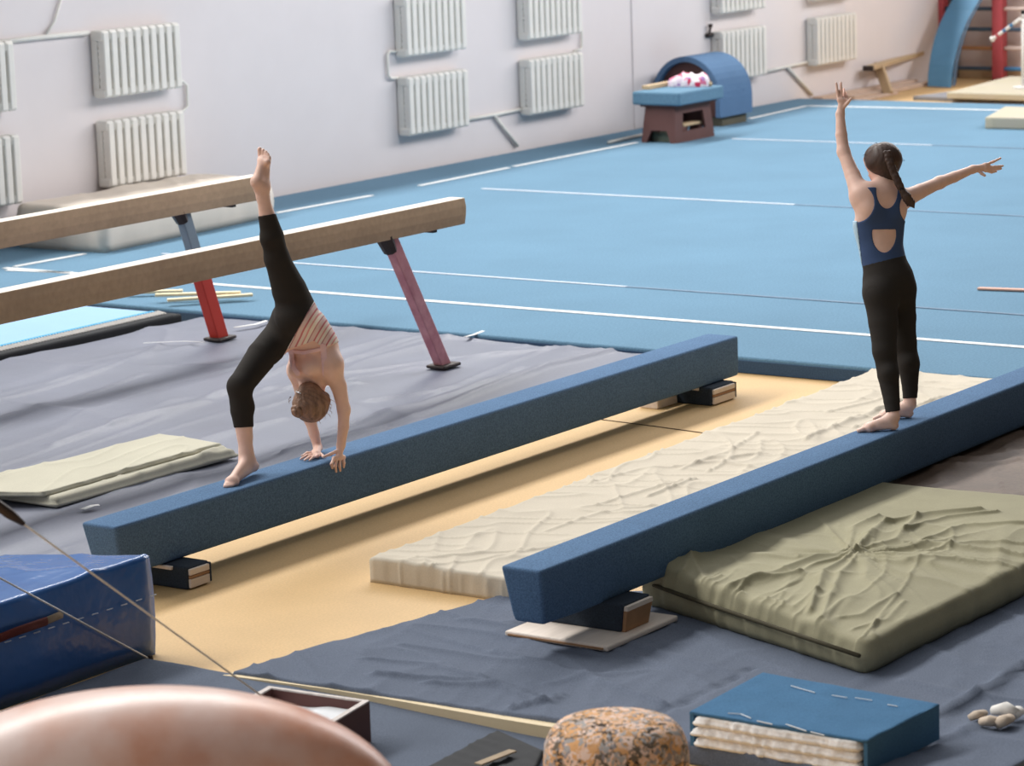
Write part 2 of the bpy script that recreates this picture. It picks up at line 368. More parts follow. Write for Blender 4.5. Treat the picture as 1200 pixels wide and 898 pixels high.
# ================================================================== LEFT: GREY MATS, TRAMPOLINE, HIGH BEAMS
ln = lambda z, *p: [W(a, b, z) for a, b in p]
seam = creases([
    (ln(.08, (0, 490), (90, 465), (165, 438)), .008, .03), (ln(.08, (130, 500), (200, 468), (300, 455), (420, 452)), .010, .07),
    (ln(.08, (330, 530), (480, 490), (560, 458), (640, 430), (740, 405)), .016, .04), (ln(.08, (390, 500), (470, 478), (600, 440)), .012, .05),
    (ln(.08, (270, 560), (360, 522), (450, 500)), .012, .04), (ln(.08, (170, 540), (270, 505), (330, 490)), .010, .06),
    (ln(.08, (480, 392), (600, 400), (650, 395)), .010, .04), (ln(.08, (400, 425), (470, 400), (520, 388)), .010, .05), (ln(.08, (400, 440), (520, 420), (640, 408)), .012, .07),
    (ln(.08, (0, 470), (120, 430), (240, 400)), .008, .08), (ln(.08, (60, 520), (150, 495), (240, 470)), .012, .07), (ln(.08, (150, 635), (260, 590), (310, 570)), .012, .04),
    (ln(.08, (430, 470), (560, 450), (610, 432)), .012, .05)])
def hf_grey(x, y): return seam(x, y)*1.5+.020*fold(x, y, .25, 1.3, .45, 3, 5)+.010*fold(x, y, .1, 1.6, .2, 6, 8)+.016*(vnoise(x*1.4, y*1.6, 4)-.5)+.004*(vnoise(x*4, y*6, 9)-.5)
gm = slab('landing_mat_cover', [(8.4, 9.25), (15.28, 9.25), (15.28, 13.34), (8.4, 13.34)], 0, .07, 300, 200, hf_grey, m_vinyl, r=.03)
tag(gm, 'wide wrinkled grey vinyl cover over the landing mats under the high beams', 'mat')
for i, (pts, lab) in enumerate((([(168, 402), (215, 400), (240, 401)], 'chalk smear on the grey mat left of the red leg'), ([(275, 384), (300, 380), (312, 376)], 'white tape strip on the grey mat right of the red leg'),
        ([(97, 597), (108, 593), (116, 592)], 'white scuff of torn tape on the grey mat by the folded mat'), ([(545, 395), (556, 392), (566, 388)], 'white torn tape on the grey mat right of the maroon leg'))):
    bm = bmesh.new(); P = [W(a, b, .1) for a, b in pts]; add_tube(bm, P, (.007, .016, .02, .014)[i], 8, True, (1, .15)); o = obj('tape_scrap', bm, m_tape, None, True); tag(o, lab, 'tape')
# pale blue trampoline bed
tr = thing('tumbling_trampoline', 'long pale blue trampoline bed with black springy rim beside the grey mat', 'trampoline', (13, 14.4, 0))
TX = 15.05
bm = bmesh.new(); add_box(bm, (9.5, 13.5, .115), (TX-.05, 15.55, .13), .005); obj('bed', bm, m_trampoline, tr)
boxobj('rim_pad', (9.5, 13.36, .0), (TX, 13.47, .115), m_black, tr, .02, 3)
boxobj('rim_pad', (9.5, 15.58, .0), (TX, 15.7, .115), m_black, tr, .02, 3)
boxobj('rim_pad', (TX-.04, 13.36, .0), (TX+.07, 15.7, .11), m_black, tr, .02, 3)
boxobj('edge_webbing', (9.5, 13.495, .1305), (TX-.05, 13.53, .136), m_cyan, tr, .001)
bm = bmesh.new()
for k in range(150):
    x = 11+k*.027; add_tube(bm, [(x, 13.5, .132), (x+.012, 13.435, .118)], .0065, 5)
o = obj('lacing', bm, m_white, tr); o['kind'] = 'stuff'
for i, (a, b, lab) in enumerate((((150, 343), (214, 341), 'pale wooden slat at the trampoline end, shortest of three'), ((196, 352), (296, 345.5), 'long pale wooden slat lying right across the red leg'), ((182, 346), (282, 343), 'pale wooden slat lying behind the longest one'))):
    o = beamobj('wooden_lath', W(*a, CZ+.03+.012*i), W(*b, CZ+.03+.012*i), .05, .02, M('pale_slat', (238, 220, 182), .6, .06, 4)); tag(o, lab, 'slat', 'loose slats by the trampoline')
# folded khaki mat
fk = thing('folded_mat', 'folded pale khaki canvas mat lying on the grey mats', 'mat', (11, 10.3, .08))
ck = creases([(ln(.1, (70, 590), (160, 565), (250, 535)), .01, .03), (ln(.1, (190, 558), (230, 545), (262, 530)), .018, .02), (ln(.1, (225, 552), (240, 538), (258, 528)), .014, .018)])
slab('lower_fold', [W(68, 594, .085), W(274, 535, .085), (11.85, 10.6), W(-60, 575, .085)], .078, .05, 120, 40, lambda x, y: ck(x, y)*.8+.008*fold(x, y, .1, .5, .06, 11), m_khaki_l, fk, .025, bulge=.012)
slab('upper_fold', [W(52, 577, .15), W(258, 519, .15), W(187, 508, .15), W(-70, 577, .15)], .128, .022, 120, 40, lambda x, y: .004*(vnoise(x*4, y*5, 21))+.006*fold(x, y, .3, .6, .12, 12, 9), m_khaki_l, fk, .01, bulge=.003, side=lambda s, p: .012*(vnoise(s*60, s*0, 3)-.5))
# high beams
def high_beam(label, yc, x0, x1, zt, leg_mats, legs):
    t = thing('balance_beam', label, 'balance beam', ((x0+x1)/2, yc, 0), 'high competition beams')
    prof = [(-.056, 0), (.056, 0), (.063, -.05), (.063, -.10), (.052, -.16), (-.052, -.16), (-.063, -.10), (-.063, -.05)]
    bm = bmesh.new(); t_ = bmesh.new()
    add_prism(t_, [(x0, yc+a, zt+b) for a, b in prof], [(x1, yc+a, zt+b) for a, b in prof])
    bmesh.ops.bevel(t_, geom=t_.edges[:], offset=.005, segments=2, profile=.5, affect='EDGES'); merge(bm, t_)
    me = obj('beam_body', bm, [m_suede, m_lit_top], t)
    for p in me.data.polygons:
        if p.normal.z > .8: p.material_index = 1  # upward faces get the painted-in brightness
    bm = bmesh.new(); add_box(bm, (x1-.32, yc-.045, zt-.175), (x1-.28, yc+.045, zt-.158)); obj('end_bracket', bm, m_darkm, t)
    for (top, bot, split) in legs:
        a = np.array(top); b = np.array(bot); s = a+(b-a)*split
        lg = beamobj('leg', a, s if split < 1 else b, .062, .085, leg_mats[0], t, .006, (1, 0, 0))
        if split < 1: beamobj('leg_sleeve', s, b, .075, .1, leg_mats[1], lg, .006, (1, 0, 0))
        pl = bmesh.new(); add_tube(pl, [a+np.array([-.06, 0, .03]), a+np.array([.0, 0, -.07])], [.06, .045], 8, True, (1, .8)); obj('mounting_bracket', pl, m_darkm, t)
        pf = bmesh.new(); add_box(pf, (b[0]-.09, b[1]-.07, b[2]), (b[0]+.09, b[1]+.07, b[2]+.022), .01); obj('foot_plate', pf, m_darkm, t)
    return t
a, b = WY(457, 281, 10.6), WY(520, 430, 10.6)
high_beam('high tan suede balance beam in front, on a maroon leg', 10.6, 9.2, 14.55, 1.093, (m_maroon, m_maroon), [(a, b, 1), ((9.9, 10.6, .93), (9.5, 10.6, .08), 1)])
a, b = WY(213, 247, 12.543), WY(258, 398, 12.543)
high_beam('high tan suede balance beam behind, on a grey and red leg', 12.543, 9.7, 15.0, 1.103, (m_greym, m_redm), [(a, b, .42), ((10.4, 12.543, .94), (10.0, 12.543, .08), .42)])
# crash mat by the wall
cm = thing('crash_mat', 'thick off white crash mat against the wall behind the high beams', 'mat', (18.5, 16.5, CZ))
slab('mat_body', [(17.2, 15.97), (19.4, 16.1), (19.4, 16.9), (17.2, 16.9)], CZ, .34, 60, 40, lambda x, y: .02*(vnoise(x*2, y*3, 5))+.012*fold(x, y, 1.2, .6, .2, 8), m_crash, cm, .05, bulge=.02, side=lambda s, p: .02*(vnoise(s*40, s*0, 6)-.5))
# ================================================================== LOW PADDED BEAMS
def low_beam(label, x0, x1, yf, yb, zb, zt, feet, footz, extra=None):
    t = thing('floor_beam', label, 'balance beam', ((x0+x1)/2, (yf+yb)/2, 0), 'low carpeted practice beams')
    bm = bmesh.new(); t_ = bmesh.new()
    yc = (yf+yb)/2; w = (yb-yf)/2
    prof = [(yf+.006, zb), (yf, zb+.03), (yf, zt), (yb, zt), (yb, zb+.03), (yb-.006, zb)]
    n = 30; loops = []
    for i in range(n+1):
        x = x0+(x1-x0)*i/n; loops.append([t_.verts.new(V((x, p[0], p[1]))) for p in prof])
    for A_, B_ in zip(loops, loops[1:]):
        for k in range(6): t_.faces.new((A_[k], A_[(k+1) % 6], B_[(k+1) % 6], B_[k]))
    t_.faces.new(loops[0][::-1]); t_.faces.new(loops[-1])
    for v in loops[0]:                       # the padded end leans in below
        v.co.x += .05*(zt-v.co.z)/(zt-zb)
        v.co.y = yc+(v.co.y-yc)*(.97-.22*(zt-v.co.z)/(zt-zb))
    bmesh.ops.recalc_face_normals(t_, faces=t_.faces[:])
    es = [e for e in t_.edges if e.calc_face_angle(0) > .5]
    bmesh.ops.bevel(t_, geom=es, offset=.018, segments=4, profile=.6, affect='EDGES'); merge(bm, t_)
    obj('padded_beam', bm, m_beamc, t, True)
    for fx, fy0, fy1, fw, fh in feet:
        f = boxobj('foot', (fx, fy0, footz), (fx+fw, fy1, footz+fh), m_footc, t, .012, 3)
        lay = [(0.0, .45, m_ply), (.47, .62, m_plyd), (.64, .95, m_ply)]
        for p, q, mm in lay: boxobj('plywood_layer', (fx+.012, fy0-.012, footz+.008+(fh-.016)*p), (fx+fw-.012, fy0+.02, footz+.008+(fh-.016)*q), mm, f, .003)
        boxobj('carpet_lip', (fx+fw-.012, fy0-.014, footz+.01), (fx+fw, fy0+.03, footz+fh-.006), m_footc, f, .005)
        boxobj('plywood_layer', (fx-.012, fy0+.08, footz+fh-.02), (fx+.02, fy1, footz+fh-.004), m_ply, f, .003)
    return t
lb = low_beam('low blue carpeted beam under the upside down gymnast', 9.39, 14.73, 8.75, 8.962, .107, .342, [(9.70, 8.63, 9.05, .155, .106), (14.33, 8.70, 9.0, .26, .106)], 0)
boxobj('wooden_block', tuple(W(783, 467, .0))[:2]+(0.0,), (14.12, 8.93, .07), m_ply, lb, .006)
rbm = thing('floor_beam', 'low blue carpeted beam under the standing gymnast', 'balance beam', (12, 6.6, 0), 'low carpeted practice beams')
tmp = low_beam('x', 9.41, 18.2, 6.515, 6.715, .165, .402, [], 0)
for ch in list(tmp.children):
    ch.parent = rbm; ch.matrix_parent_inverse = Matrix.Translation(rbm.location).inverted()
bpy.data.objects.remove(tmp)
# tapered supports of the right beam on the plywood board
FZ = .027
for x0, x1, y0 in ((9.85, 10.06, 6.42), (17.0, 17.25, 6.42)):
    z0, z1 = (FZ+.024, .172)
    bm = bmesh.new(); t_ = bmesh.new()
    add_prism(t_, [(x0+.01, y0+.02, z0), (x1, y0+.02, z0), (x1, 6.8, z0), (x0+.01, 6.8, z0)], [(x0, y0, z1), (x1, y0, z1), (x1, 6.8, z1), (x0, 6.8, z1)]); merge(bm, t_, .010, 3)
    f = obj('foot', bm, m_footc, rbm)
    bm = bmesh.new(); t_ = bmesh.new()
    add_prism(t_, [(x0+.02, y0+.006, z0), (x1-.01, y0+.006, z0), (x1-.01, y0+.04, z0), (x0+.02, y0+.04, z0)], [(x0+.012, y0-.012, z1-.03), (x1-.004, y0-.012, z1-.03), (x1-.004, y0+.03, z1-.03), (x0+.012, y0+.03, z1-.03)]); merge(bm, t_, .003)
    obj('wooden_cheek', bm, m_plyd, f)
    boxobj('plywood_layer', (x0+.012, y0-.014, z1-.03), (x1-.004, y0+.02, z1-.010), m_ply, f, .002)
    boxobj('cross_rail', (x0+.03, 6.8, z0+.03), (x1-.03, 6.98, z1-.02), m_plyd, rbm, .003)
pb = boxobj('plywood_board', (9.66, 6.375, FZ), (10.2, 6.88, FZ+.024), m_ply, None, .008, 3)
tag(pb, 'pale plywood board under the near foot of the right beam', 'board')
boxobj('plywood_core', (9.654, 6.395, FZ+.008), (9.662, 6.86, FZ+.015), m_plyd, pb, 0)
# ================================================================== FLOOR CLOTHS AND MATS, RIGHT AND FRONT
# pale mat between the beams
cb = creases([
    (ln(.12, (480, 655), (560, 648), (640, 640), (700, 628)), .012, .02), (ln(.12, (500, 662), (580, 652), (625, 642)), .01, .02), (ln(.12, (700, 590), (760, 572), (800, 562)), .014, .03),
    (ln(.12, (760, 580), (800, 566), (815, 560)), .02, .03), (ln(.12, (640, 620), (700, 600), (770, 590)), .010, .03), (ln(.12, (690, 565), (750, 548), (800, 545)), .010, .025),
    (ln(.12, (800, 548), (850, 530), (890, 505)), .014, .03), (ln(.12, (830, 552), (860, 535), (900, 530)), .016, .025), (ln(.12, (790, 545), (840, 540), (890, 548)), .014, .03),
    (ln(.12, (945, 515), (1000, 490), (1060, 468)), .02, .04), (ln(.12, (970, 482), (1010, 472), (1040, 465)), .014, .03), (ln(.12, (1060, 480), (1090, 470), (1110, 463)), .018, .03), (ln(.12, (1000, 500), (1050, 480), (1090, 470)), .012, .02)], .6)
def hf_beige(x, y): return cb(x, y)*.95+.011*fold(x, y, .5, .5, .13, 31, 7)+.009*fold(x, y, 2.0, .4, .12, 33, 9)+.006*(vnoise(x*3, y*4, 32)-.5)
def pleat(s, p): return .006*(vnoise(s*260, s*0, 12)-.5)+.008*(1-np.abs(2*vnoise(s*170, s*0, 13)-1))**5
bmz = slab('thin_mat', [(10.2, 7.225), (15.24, 7.15), (15.24, 8.12), (10.2, 7.985)], 0.0, .11, 420, 80, hf_beige, m_beige, r=.016, side=pleat)
tag(bmz, 'long beige cloth covered mat lying between the two low beams', 'mat')
# raised felt floor piece with bent plywood edge
fe = thing('felt_rug', 'grey felt rug over a bent plywood board in the foreground', 'rug', (10, 6, 0))
cf = creases([
    (ln(.05, (730, 866), (800, 825), (880, 775)), -.010, .016), (ln(.05, (470, 750), (560, 765), (660, 780)), .008, .03), (ln(.05, (440, 790), (560, 800), (640, 830)), .012, .03),
    (ln(.05, (580, 760), (680, 790), (780, 830)), .010, .03), (ln(.05, (500, 800), (600, 810), (630, 818)), .010, .025), (ln(.05, (600, 835), (640, 828), (660, 815)), .014, .02),
    (ln(.05, (1095, 838), (1140, 812), (1200, 775)), .022, .026), (ln(.05, (1100, 870), (1130, 856), (1160, 835)), .010, .025), (ln(.05, (1060, 790), (1130, 808), (1200, 815)), .008, .04),
    (ln(.05, (540, 720), (640, 735), (700, 760)), .006, .03), (ln(.05, (640, 800), (700, 790), (760, 780)), .006, .03), (ln(.05, (430, 770), (500, 775), (570, 795)), .008, .03)])
def hf_felt(x, y):
    base = .052*np.clip((7.6-y)/1.8, 0, 1)*np.clip((9.6-x)/.9, 0, 1)
    return base+cf(x, y)*1.9+.012*fold(x, y, 1.2, .7, .16, 41, 6)+.006*fold(x, y, .3, .5, .12, 43, 8)+.004*(vnoise(x*4, y*4, 42)-.5)
felt_obj = slab('felt', [(8.74, 7.56), (8.62, 4.30), (12.4, 4.30), (10.185, 7.3)], .002, .02, 150, 200, hf_felt, m_felt, fe, .012, side=lambda s, p: .012*(vnoise(s*90, s*0, 14)-.5))
# bent edge of the board below the cloth
bm = bmesh.new()
zs = lambda y: .012+.054*max(0, min(1, (7.6-y)/1.8))
N = 40; ra = []
for i in range(N+1):
    y = 7.58-(7.58-5.5)*i/N; x = 8.70-.07*(i/N)+.02*math.sin(i/N*6); z = zs(y); h = min(z-.002, .008+.050*min(1, i/N*1.5))
    ra.append([bm.verts.new(V(p)) for p in ((x, y, max(.001, z-h)), (x, y, z), (x+.10, y, z-.006), (x+.10, y, .001))])
for A_, B_ in zip(ra, ra[1:]):
    for k in range(4): bm.faces.new((A_[k], A_[(k+1) % 4], B_[(k+1) % 4], B_[k]))
bm.faces.new(ra[0]); bm.faces.new(ra[-1][::-1])
obj('bent_plywood', bm, M('cream_plywood', (226, 206, 168), .6, .06, 4), fe)
# khaki quilted mat on the right
S = lambda *p: ln(.17, *p)
ckh = creases([
    (S((1005, 655), (960, 662), (880, 690), (830, 705)), .028, .035), (S((1000, 658), (965, 680), (950, 720)), .028, .03), (S((1005, 660), (985, 680), (960, 735)), .02, .025), (S((1003, 655), (1030, 625), (1040, 618)), .028, .03),
    (S((1010, 652), (1050, 640), (1075, 612)), .022, .03), (S((1010, 655), (1090, 645), (1200, 650)), .02, .03), (S((1010, 662), (1060, 665), (1120, 660), (1200, 662)), .014, .025), (S((995, 650), (1000, 625), (1030, 610)), .02, .03),
    (S((1040, 620), (1090, 608), (1150, 602)), .024, .03), (S((1060, 630), (1110, 612), (1170, 605)), .018, .02), (S((1080, 640), (1130, 622), (1200, 618)), .018, .025), (S((1075, 655), (1140, 640), (1200, 638)), .014, .02),
    (S((830, 705), (850, 715), (860, 738)), .022, .022), (S((850, 700), (870, 715), (880, 745)), .02, .022), (S((870, 700), (900, 720), (905, 752)), .02, .022), (S((890, 705), (930, 715), (960, 700)), .018, .03), (S((840, 702), (870, 690), (940, 680)), .02, .03),
    (S((985, 725), (1010, 722), (1050, 700)), .012, .02), (S((1000, 735), (1040, 725), (1060, 705)), .01, .02), (S((770, 690), (800, 680), (815, 660)), .016, .03), (S((800, 700), (830, 690), (845, 680)), .012, .02), (S((810, 665), (830, 690), (835, 705)), .016, .03)])
cx, cy = W(1003, 657, .17)[:2]
def hf_khaki(x, y):
    d = np.hypot(x-cx, y-cy); th = np.arctan2(y-cy, x-cx)
    rad = .018*(1-np.abs(2*vnoise(th*4.2+.6*vnoise(d*5, th, 52), d*1.2, 51)-1))**4*np.exp(-((d-.25)/.4)**2)
    lift = .045*np.exp(-((y-6.56)/.10)**2)*np.exp(-((x-10.42)/.28)**2)
    puff = .03*np.clip((x-9.9)/.35, 0, 1)*np.clip((y-5.3)/.3, 0, 1)
    front = np.exp(-((x-(10.0+.25*np.clip((y-5.5), 0, 1)))/.22)**2)*(.014*fold(x, y, .2, .3, .07, 55, 5))
    return ckh(x, y)*.95+rad+lift+puff-.02+front+.009*fold(x, y, .35, .6, .13, 53, 8)*np.clip((6.3-y)*2, 0, 1)+.010*fold(x, y, 1.0, .35, .08, 56, 9)*np.exp(-(np.hypot(x-cx, y-cy)/.6)**2)+.006*(vnoise(x*5, y*5, 54)-.5)
km = thing('padded_mat', 'thick crumpled khaki mat lying right of the standing gymnast beam', 'mat', (11, 6, .05))
slab('mat_body', [(10.37, 6.60), (9.87, 5.32), (12.35, 5.28), (12.30, 6.56)], .028, .147, 240, 200, hf_khaki, m_khaki, km, .035, bulge=.014, side=lambda s, p: .014*(vnoise(s*120, s*0, 15)-.5))
bar('piping', [(10.35, 6.60, .122), (10.215, 6.28, .118), (10.08, 5.95, .115), (9.95, 5.63, .113), (9.825, 5.325, .112)], .009, M('dark_piping', (72, 66, 48), .8), km)
dm = slab('worn_mat', [(12.2, 6.70), (12.28, 5.0), (15.2, 5.0), (15.2, 6.70)], 0, .14, 110, 70, lambda x, y: .02*fold(x, y, 2.6, .8, .16, 61, 6)+.012*fold(x, y, .6, .4, .1, 62, 9), m_umber, r=.03)
tag(dm, 'dark worn brown vinyl mat beyond the khaki mat', 'mat')
# lower dark carpet, black mat and strap in the front
lc = slab('carpet_strip', [(6.6, 8.04), (6.6, 5.4), (8.74, 5.75), (8.74, 8.02)], 0, .012, 60, 60, lambda x, y: .004*fold(x, y, 1, .5, .2, 71), m_felt_d, r=.006)
tag(lc, 'dark grey carpet strip on the floor under the chalk box', 'carpet')
bk = slab('black_mat', [W(493, 900, .035), W(583, 855, .035), W(636, 880, .03), W(600, 960, .03)], .013, .022, 30, 30, lambda x, y: .006*fold(x, y, 1.3, .4, .08, 72), m_black, r=.01)
tag(bk, 'black vinyl mat corner beside the speckled foam mushroom', 'mat')
o = beamobj('webbing_strap', W(560, 896, .055), W(601, 880, .055), .035, .006, m_strap_t, None, .001); tag(o, 'short tan webbing strap lying on the black mat', 'strap')
# royal blue block
bb = thing('foam_block', 'glossy royal blue vinyl block in the left foreground', 'mat', (8, 8.4, 0))
def hf_royal(x, y): return .012*fold(x, y, .9, .5, .12, 81, 5)+.010*(vnoise(x*3, y*4, 82)-.5)-.018*np.clip((y-8.15)/.5, 0, 1)
slab('block_body', [(6.6, 8.075), (8.845, 8.055), (8.64, 8.68), (6.6, 8.78)], 0, .418, 110, 50, hf_royal, m_royal, bb, .02, bulge=.006, side=lambda s, p: .014*(vnoise(s*50, s*0, 16)-.5))
yf = 8.052
h1 = [WY(-10, 752, yf-.015), WY(20, 740, yf-.02), WY(55, 728, yf-.015)]
hd = bar('carry_handle', h1, .018, m_strap, bb, 8, (.4, 1))
bar('handle_tab', [WY(52, 729, yf-.012), WY(73, 720, yf-.006)], .016, m_strap_t, hd, 8, (.35, 1))
bm = bmesh.new()
for k in range(14):
    p = np.array(WY(183-17*k, 697+5.4*k, yf-.012)); add_tube(bm, [p, p+np.array([-.035, 0, .001])], .0022, 5)
o = obj('stitching', bm, m_thread, bb); o['kind'] = 'stuff'
# guy wires
def cable(label, pts, r, fit=None):
    t = thing('guy_cable', label, 'cable', pts[0])
    bar('wire', pts, r, m_steel, t, 6)
    bm = bmesh.new(); p = np.array(pts[0]); add_tube(bm, [p+np.array([0, 0, -.0]), p+np.array([0, 0, .018])], [.014, .010], 12); obj('floor_anchor', bm, m_darkm, t)
    if fit is not None: bar('turnbuckle', fit, [.010, .018, .018, .008], m_darkm, t, 8)
    return t
A1 = W(452, 921, 0.0); B1 = WD(-90, 529, 9.6)
f = lambda x: A1+(B1-A1)*x
def at_px(A, B, px):
    lo, hi = 0., 1.
    for _ in range(40):
        m = (lo+hi)/2; q = A+(B-A)*m
        if proj(q)[0] > px: lo = m
        else: hi = m
    return A+(B-A)*lo
cable('steel guy cable with dark turnbuckle crossing in front of the blue block', [A1, B1], 0.004, [at_px(A1, B1, x) for x in (-50, -12, 12, 28)])
A2 = W(176, 773, 0.0); B2 = WD(-90, 629, 11.1)
cable('thin steel guy cable anchored at the corner of the blue block', [A2, B2], 0.004)
# chalk box
cbx = thing('chalk_box', 'brown wooden box of white chalk powder behind the tan leather horse', 'box', tuple(W(350, 850, .02)))
ZT = .172
q = [W(275, 816, ZT), W(315, 804, ZT), W(433, 821, ZT), W(383, 851, ZT)]
q[0] = q[3]+(q[1]-q[2])                   # keep it a true rectangle
cen = sum(q)/4; inn = [c+(cen-c)*.10 for c in q]
for i in range(4):
    a, b = q[i], q[(i+1) % 4]; c, d = inn[(i+1) % 4], inn[i]
    lo = lambda p: (p[0], p[1], .014)
    bm = bmesh.new(); add_prism(bm, [lo(a), lo(b), lo(c), lo(d)], [a-np.array([0, 0, .006]), b-np.array([0, 0, .006]), c-np.array([0, 0, .006]), d-np.array([0, 0, .006])]); sd = obj('side_board', bm, m_brown, cbx)
    bm = bmesh.new(); k = np.array([0, 0, -.006]); add_prism(bm, [a+k, b+k, c+k, d+k], [a, b, c, d]); obj('worn_rim', bm, m_rim, sd)
bm = bmesh.new(); add_prism(bm, [(p[0], p[1], .014) for p in inn], [(p[0], p[1], .024) for p in inn]); obj('bottom_board', bm, m_brown, cbx)
chq = slab('chalk_powder', inn, .025, .10, 24, 24, lambda x, y: .03*(vnoise(x*9, y*9, 91)-.3), m_chalk, r=.004)
tag(chq, 'white chalk powder heaped inside the brown wooden box', 'chalk', kind='stuff')
# azure cushion with fleece core
q = [(8.68, 5.36), (9.20, 5.385), (9.145, 4.655), (8.68, 4.69)]
cu = thing('fleece_cushion', 'azure blue felt cushion with white fleece layers showing in the front', 'cushion', (8.9, 5, .06))
cz = .066
def cu_y(x, s): return None
bm = bmesh.new()
def quadz(qq, z): return [(p[0], p[1], z) for p in qq]
t_ = bmesh.new(); qi = [(8.70, 5.35), (9.20, 5.385), (9.145, 4.67), (8.70, 4.70)]
for k in range(3):
    z = cz+.006+.038*k
    slab('fleece_layer', [(8.655, 5.345), (9.17, 5.365), (9.13, 4.69), (8.655, 4.705)], z, .036, 50, 60, lambda x, y, k=k: .003*(vnoise(x*60, y*60, 95+k)-.5), m_fleece, cu, .016, bulge=.006, side=lambda s, p, k=k: .016*(vnoise(s*110, s*0, 97+k)-.5)+.006*(vnoise(s*320, s*0, 90+k)-.5))
slab('cover_top', [(8.66, 5.375), (9.21, 5.395), (9.155, 4.645), (8.665, 4.67)], cz+.118, .012, 50, 50, lambda x, y: .004*(vnoise(x*12, y*12, 98)-.5), m_cushion, cu, .006, side=lambda s, p: .004*(vnoise(s*70, s*0, 99)-.5))
bm = bmesh.new(); add_prism(bm, [(8.665, 4.67, cz), (9.155, 4.645, cz), (9.15, 4.657, cz), (8.665, 4.684, cz)], [(8.665, 4.67, cz+.128), (9.155, 4.645, cz+.128), (9.15, 4.657, cz+.128), (8.665, 4.684, cz+.128)]); obj('cover_side', bm, m_cushion, cu)
bm = bmesh.new(); add_prism(bm, [(8.66, 5.36, cz), (9.21, 5.38, cz), (9.21, 5.395, cz), (8.66, 5.375, cz)], [(8.66, 5.36, cz+.128), (9.21, 5.38, cz+.128), (9.21, 5.395, cz+.128), (8.66, 5.375, cz+.128)]); obj('cover_side', bm, m_cushion, cu)
boxobj('cover_bottom', (8.67, 4.68, cz-.008), (9.16, 5.37, cz), m_cushion, cu, .002)
bm = bmesh.new()
for pts in ([(853, 836), (868, 837), (880, 842)], [(887, 845), (905, 849)], [(921, 849), (945, 857)], [(950, 858), (966, 862)], [(927, 804), (955, 812)], [(975, 815), (993, 818)], [(1002, 818), (1022, 821)], [(1040, 826), (1052, 828)]):
    add_tube(bm, [W(a, b, cz+.134) for a, b in pts], .0022, 5)
o = obj('loose_stitching', bm, m_thread, cu); o['kind'] = 'stuff'
# speckled foam mushroom
mc = W(721.5, 868, .44)
mt = thing('foam_mushroom', 'speckled orange and grey rebonded foam mushroom at the bottom edge', 'mushroom trainer', (mc[0], mc[1], 0))
bm = bmesh.new(); Rr = .232; prof = [(0, .515), (.07, .514), (.14, .508), (.185, .494), (.212, .468), (.227, .43), (Rr, .385), (Rr, .28), (Rr-.004, .21), (.215, .17), (.12, .165)]
n = 48; rings = []
for r, z in prof:
    if r == 0: rings.append([bm.verts.new(V((mc[0], mc[1], z)))])
    else: rings.append([bm.verts.new(V((mc[0]+r*math.cos(2*math.pi*k/n), mc[1]+r*math.sin(2*math.pi*k/n), z))) for k in range(n)])
for k in range(n): bm.faces.new((rings[0][0], rings[1][k], rings[1][(k+1) % n]))
for a, b in zip(rings[1:], rings[2:]):
    for k in range(n): bm.faces.new((a[k], b[k], b[(k+1) % n], a[(k+1) % n]))
bm.faces.new(rings[-1]); obj('foam_head', bm, m_foam, mt, True)
bar('base_post', [(mc[0], mc[1], .0), (mc[0], mc[1], .03), (mc[0], mc[1], .031), (mc[0], mc[1], .17)], [.2, .2, .1, .1], m_black, mt, 24)
# hand grips on the felt
g1 = thing('hand_grip', 'tan leather hand grip rolled up on the grey felt', 'hand grip', tuple(W(1163, 850, .06)), 'gymnast hand grips')
zg = .036
for k, (a, b, r) in enumerate((((1136, 842), (1153, 836), .022), ((1150, 846), (1170, 846), .028), ((1168, 850), (1183, 842), .028))):
    bar('leather_roll', [W(*a, zg+.02), W((a[0]+b[0])/2, (a[1]+b[1])/2-1, zg+.03), W(*b, zg+.02)], [r*.7, r, r*.8], m_stone_g, g1, 12, (1, .75))
g2 = thing('hand_grip', 'white rolled hand grip beside the tan one on the felt', 'hand grip', tuple(W(1183, 835, .06)), 'gymnast hand grips')
bar('wrap_roll', [W(1164, 833, zg+.02), W(1178, 831, zg+.035), W(1192, 838, zg+.02)], [.022, .033, .026], m_grip_w, g2, 12, (1, .8))
bar('wrap_end', [W(1188, 839, zg+.02), W(1194, 833, zg+.025)], [.02, .024], m_grip_w, g2, 10, (1, .8))
o = beamobj('wooden_lath', W(1146, 338, CZ+.012), W(1230, 341, CZ+.012), .05, .014, M('peach_slat', (222, 176, 156), .6)); tag(o, 'thin peach coloured slat lying on the blue carpet at the right', 'slat')
# tan leather vaulting horse
hz = 1.06; hc = W(152, 811, hz); hx = R_.copy(); hx[2] = 0; hx /= np.linalg.norm(hx); hx = hx*math.cos(.10)+np.array([D[0], D[1], 0])/np.hypot(D[0], D[1])*math.sin(.10)
hyv = np.array([-hx[1], hx[0], 0])
hs = thing('vaulting_horse', 'tan leather vaulting horse body close in the bottom left corner', 'vaulting horse', (hc[0], hc[1], 0))
bm = bmesh.new(); NU, NVv = 56, 40; grid = []
for i in range(NU+1):
    u = -1+2*i/NU; s = (1-abs(u)**2.0)**(1/2.0) if abs(u) < 1 else 0
    ring = []
    for j in range(NVv):
        a = 2*math.pi*j/NVv; ca, sa = math.cos(a), math.sin(a)
        py = math.copysign(abs(ca)**.8, ca)*.30*s; pz = math.copysign(abs(sa)**.9, sa)*((.40 if sa > 0 else .10)*s)
        ring.append(bm.verts.new(V(hc+hx*(u*.74)+hyv*py+np.array([0, 0, pz-.40]))))
    grid.append(ring)
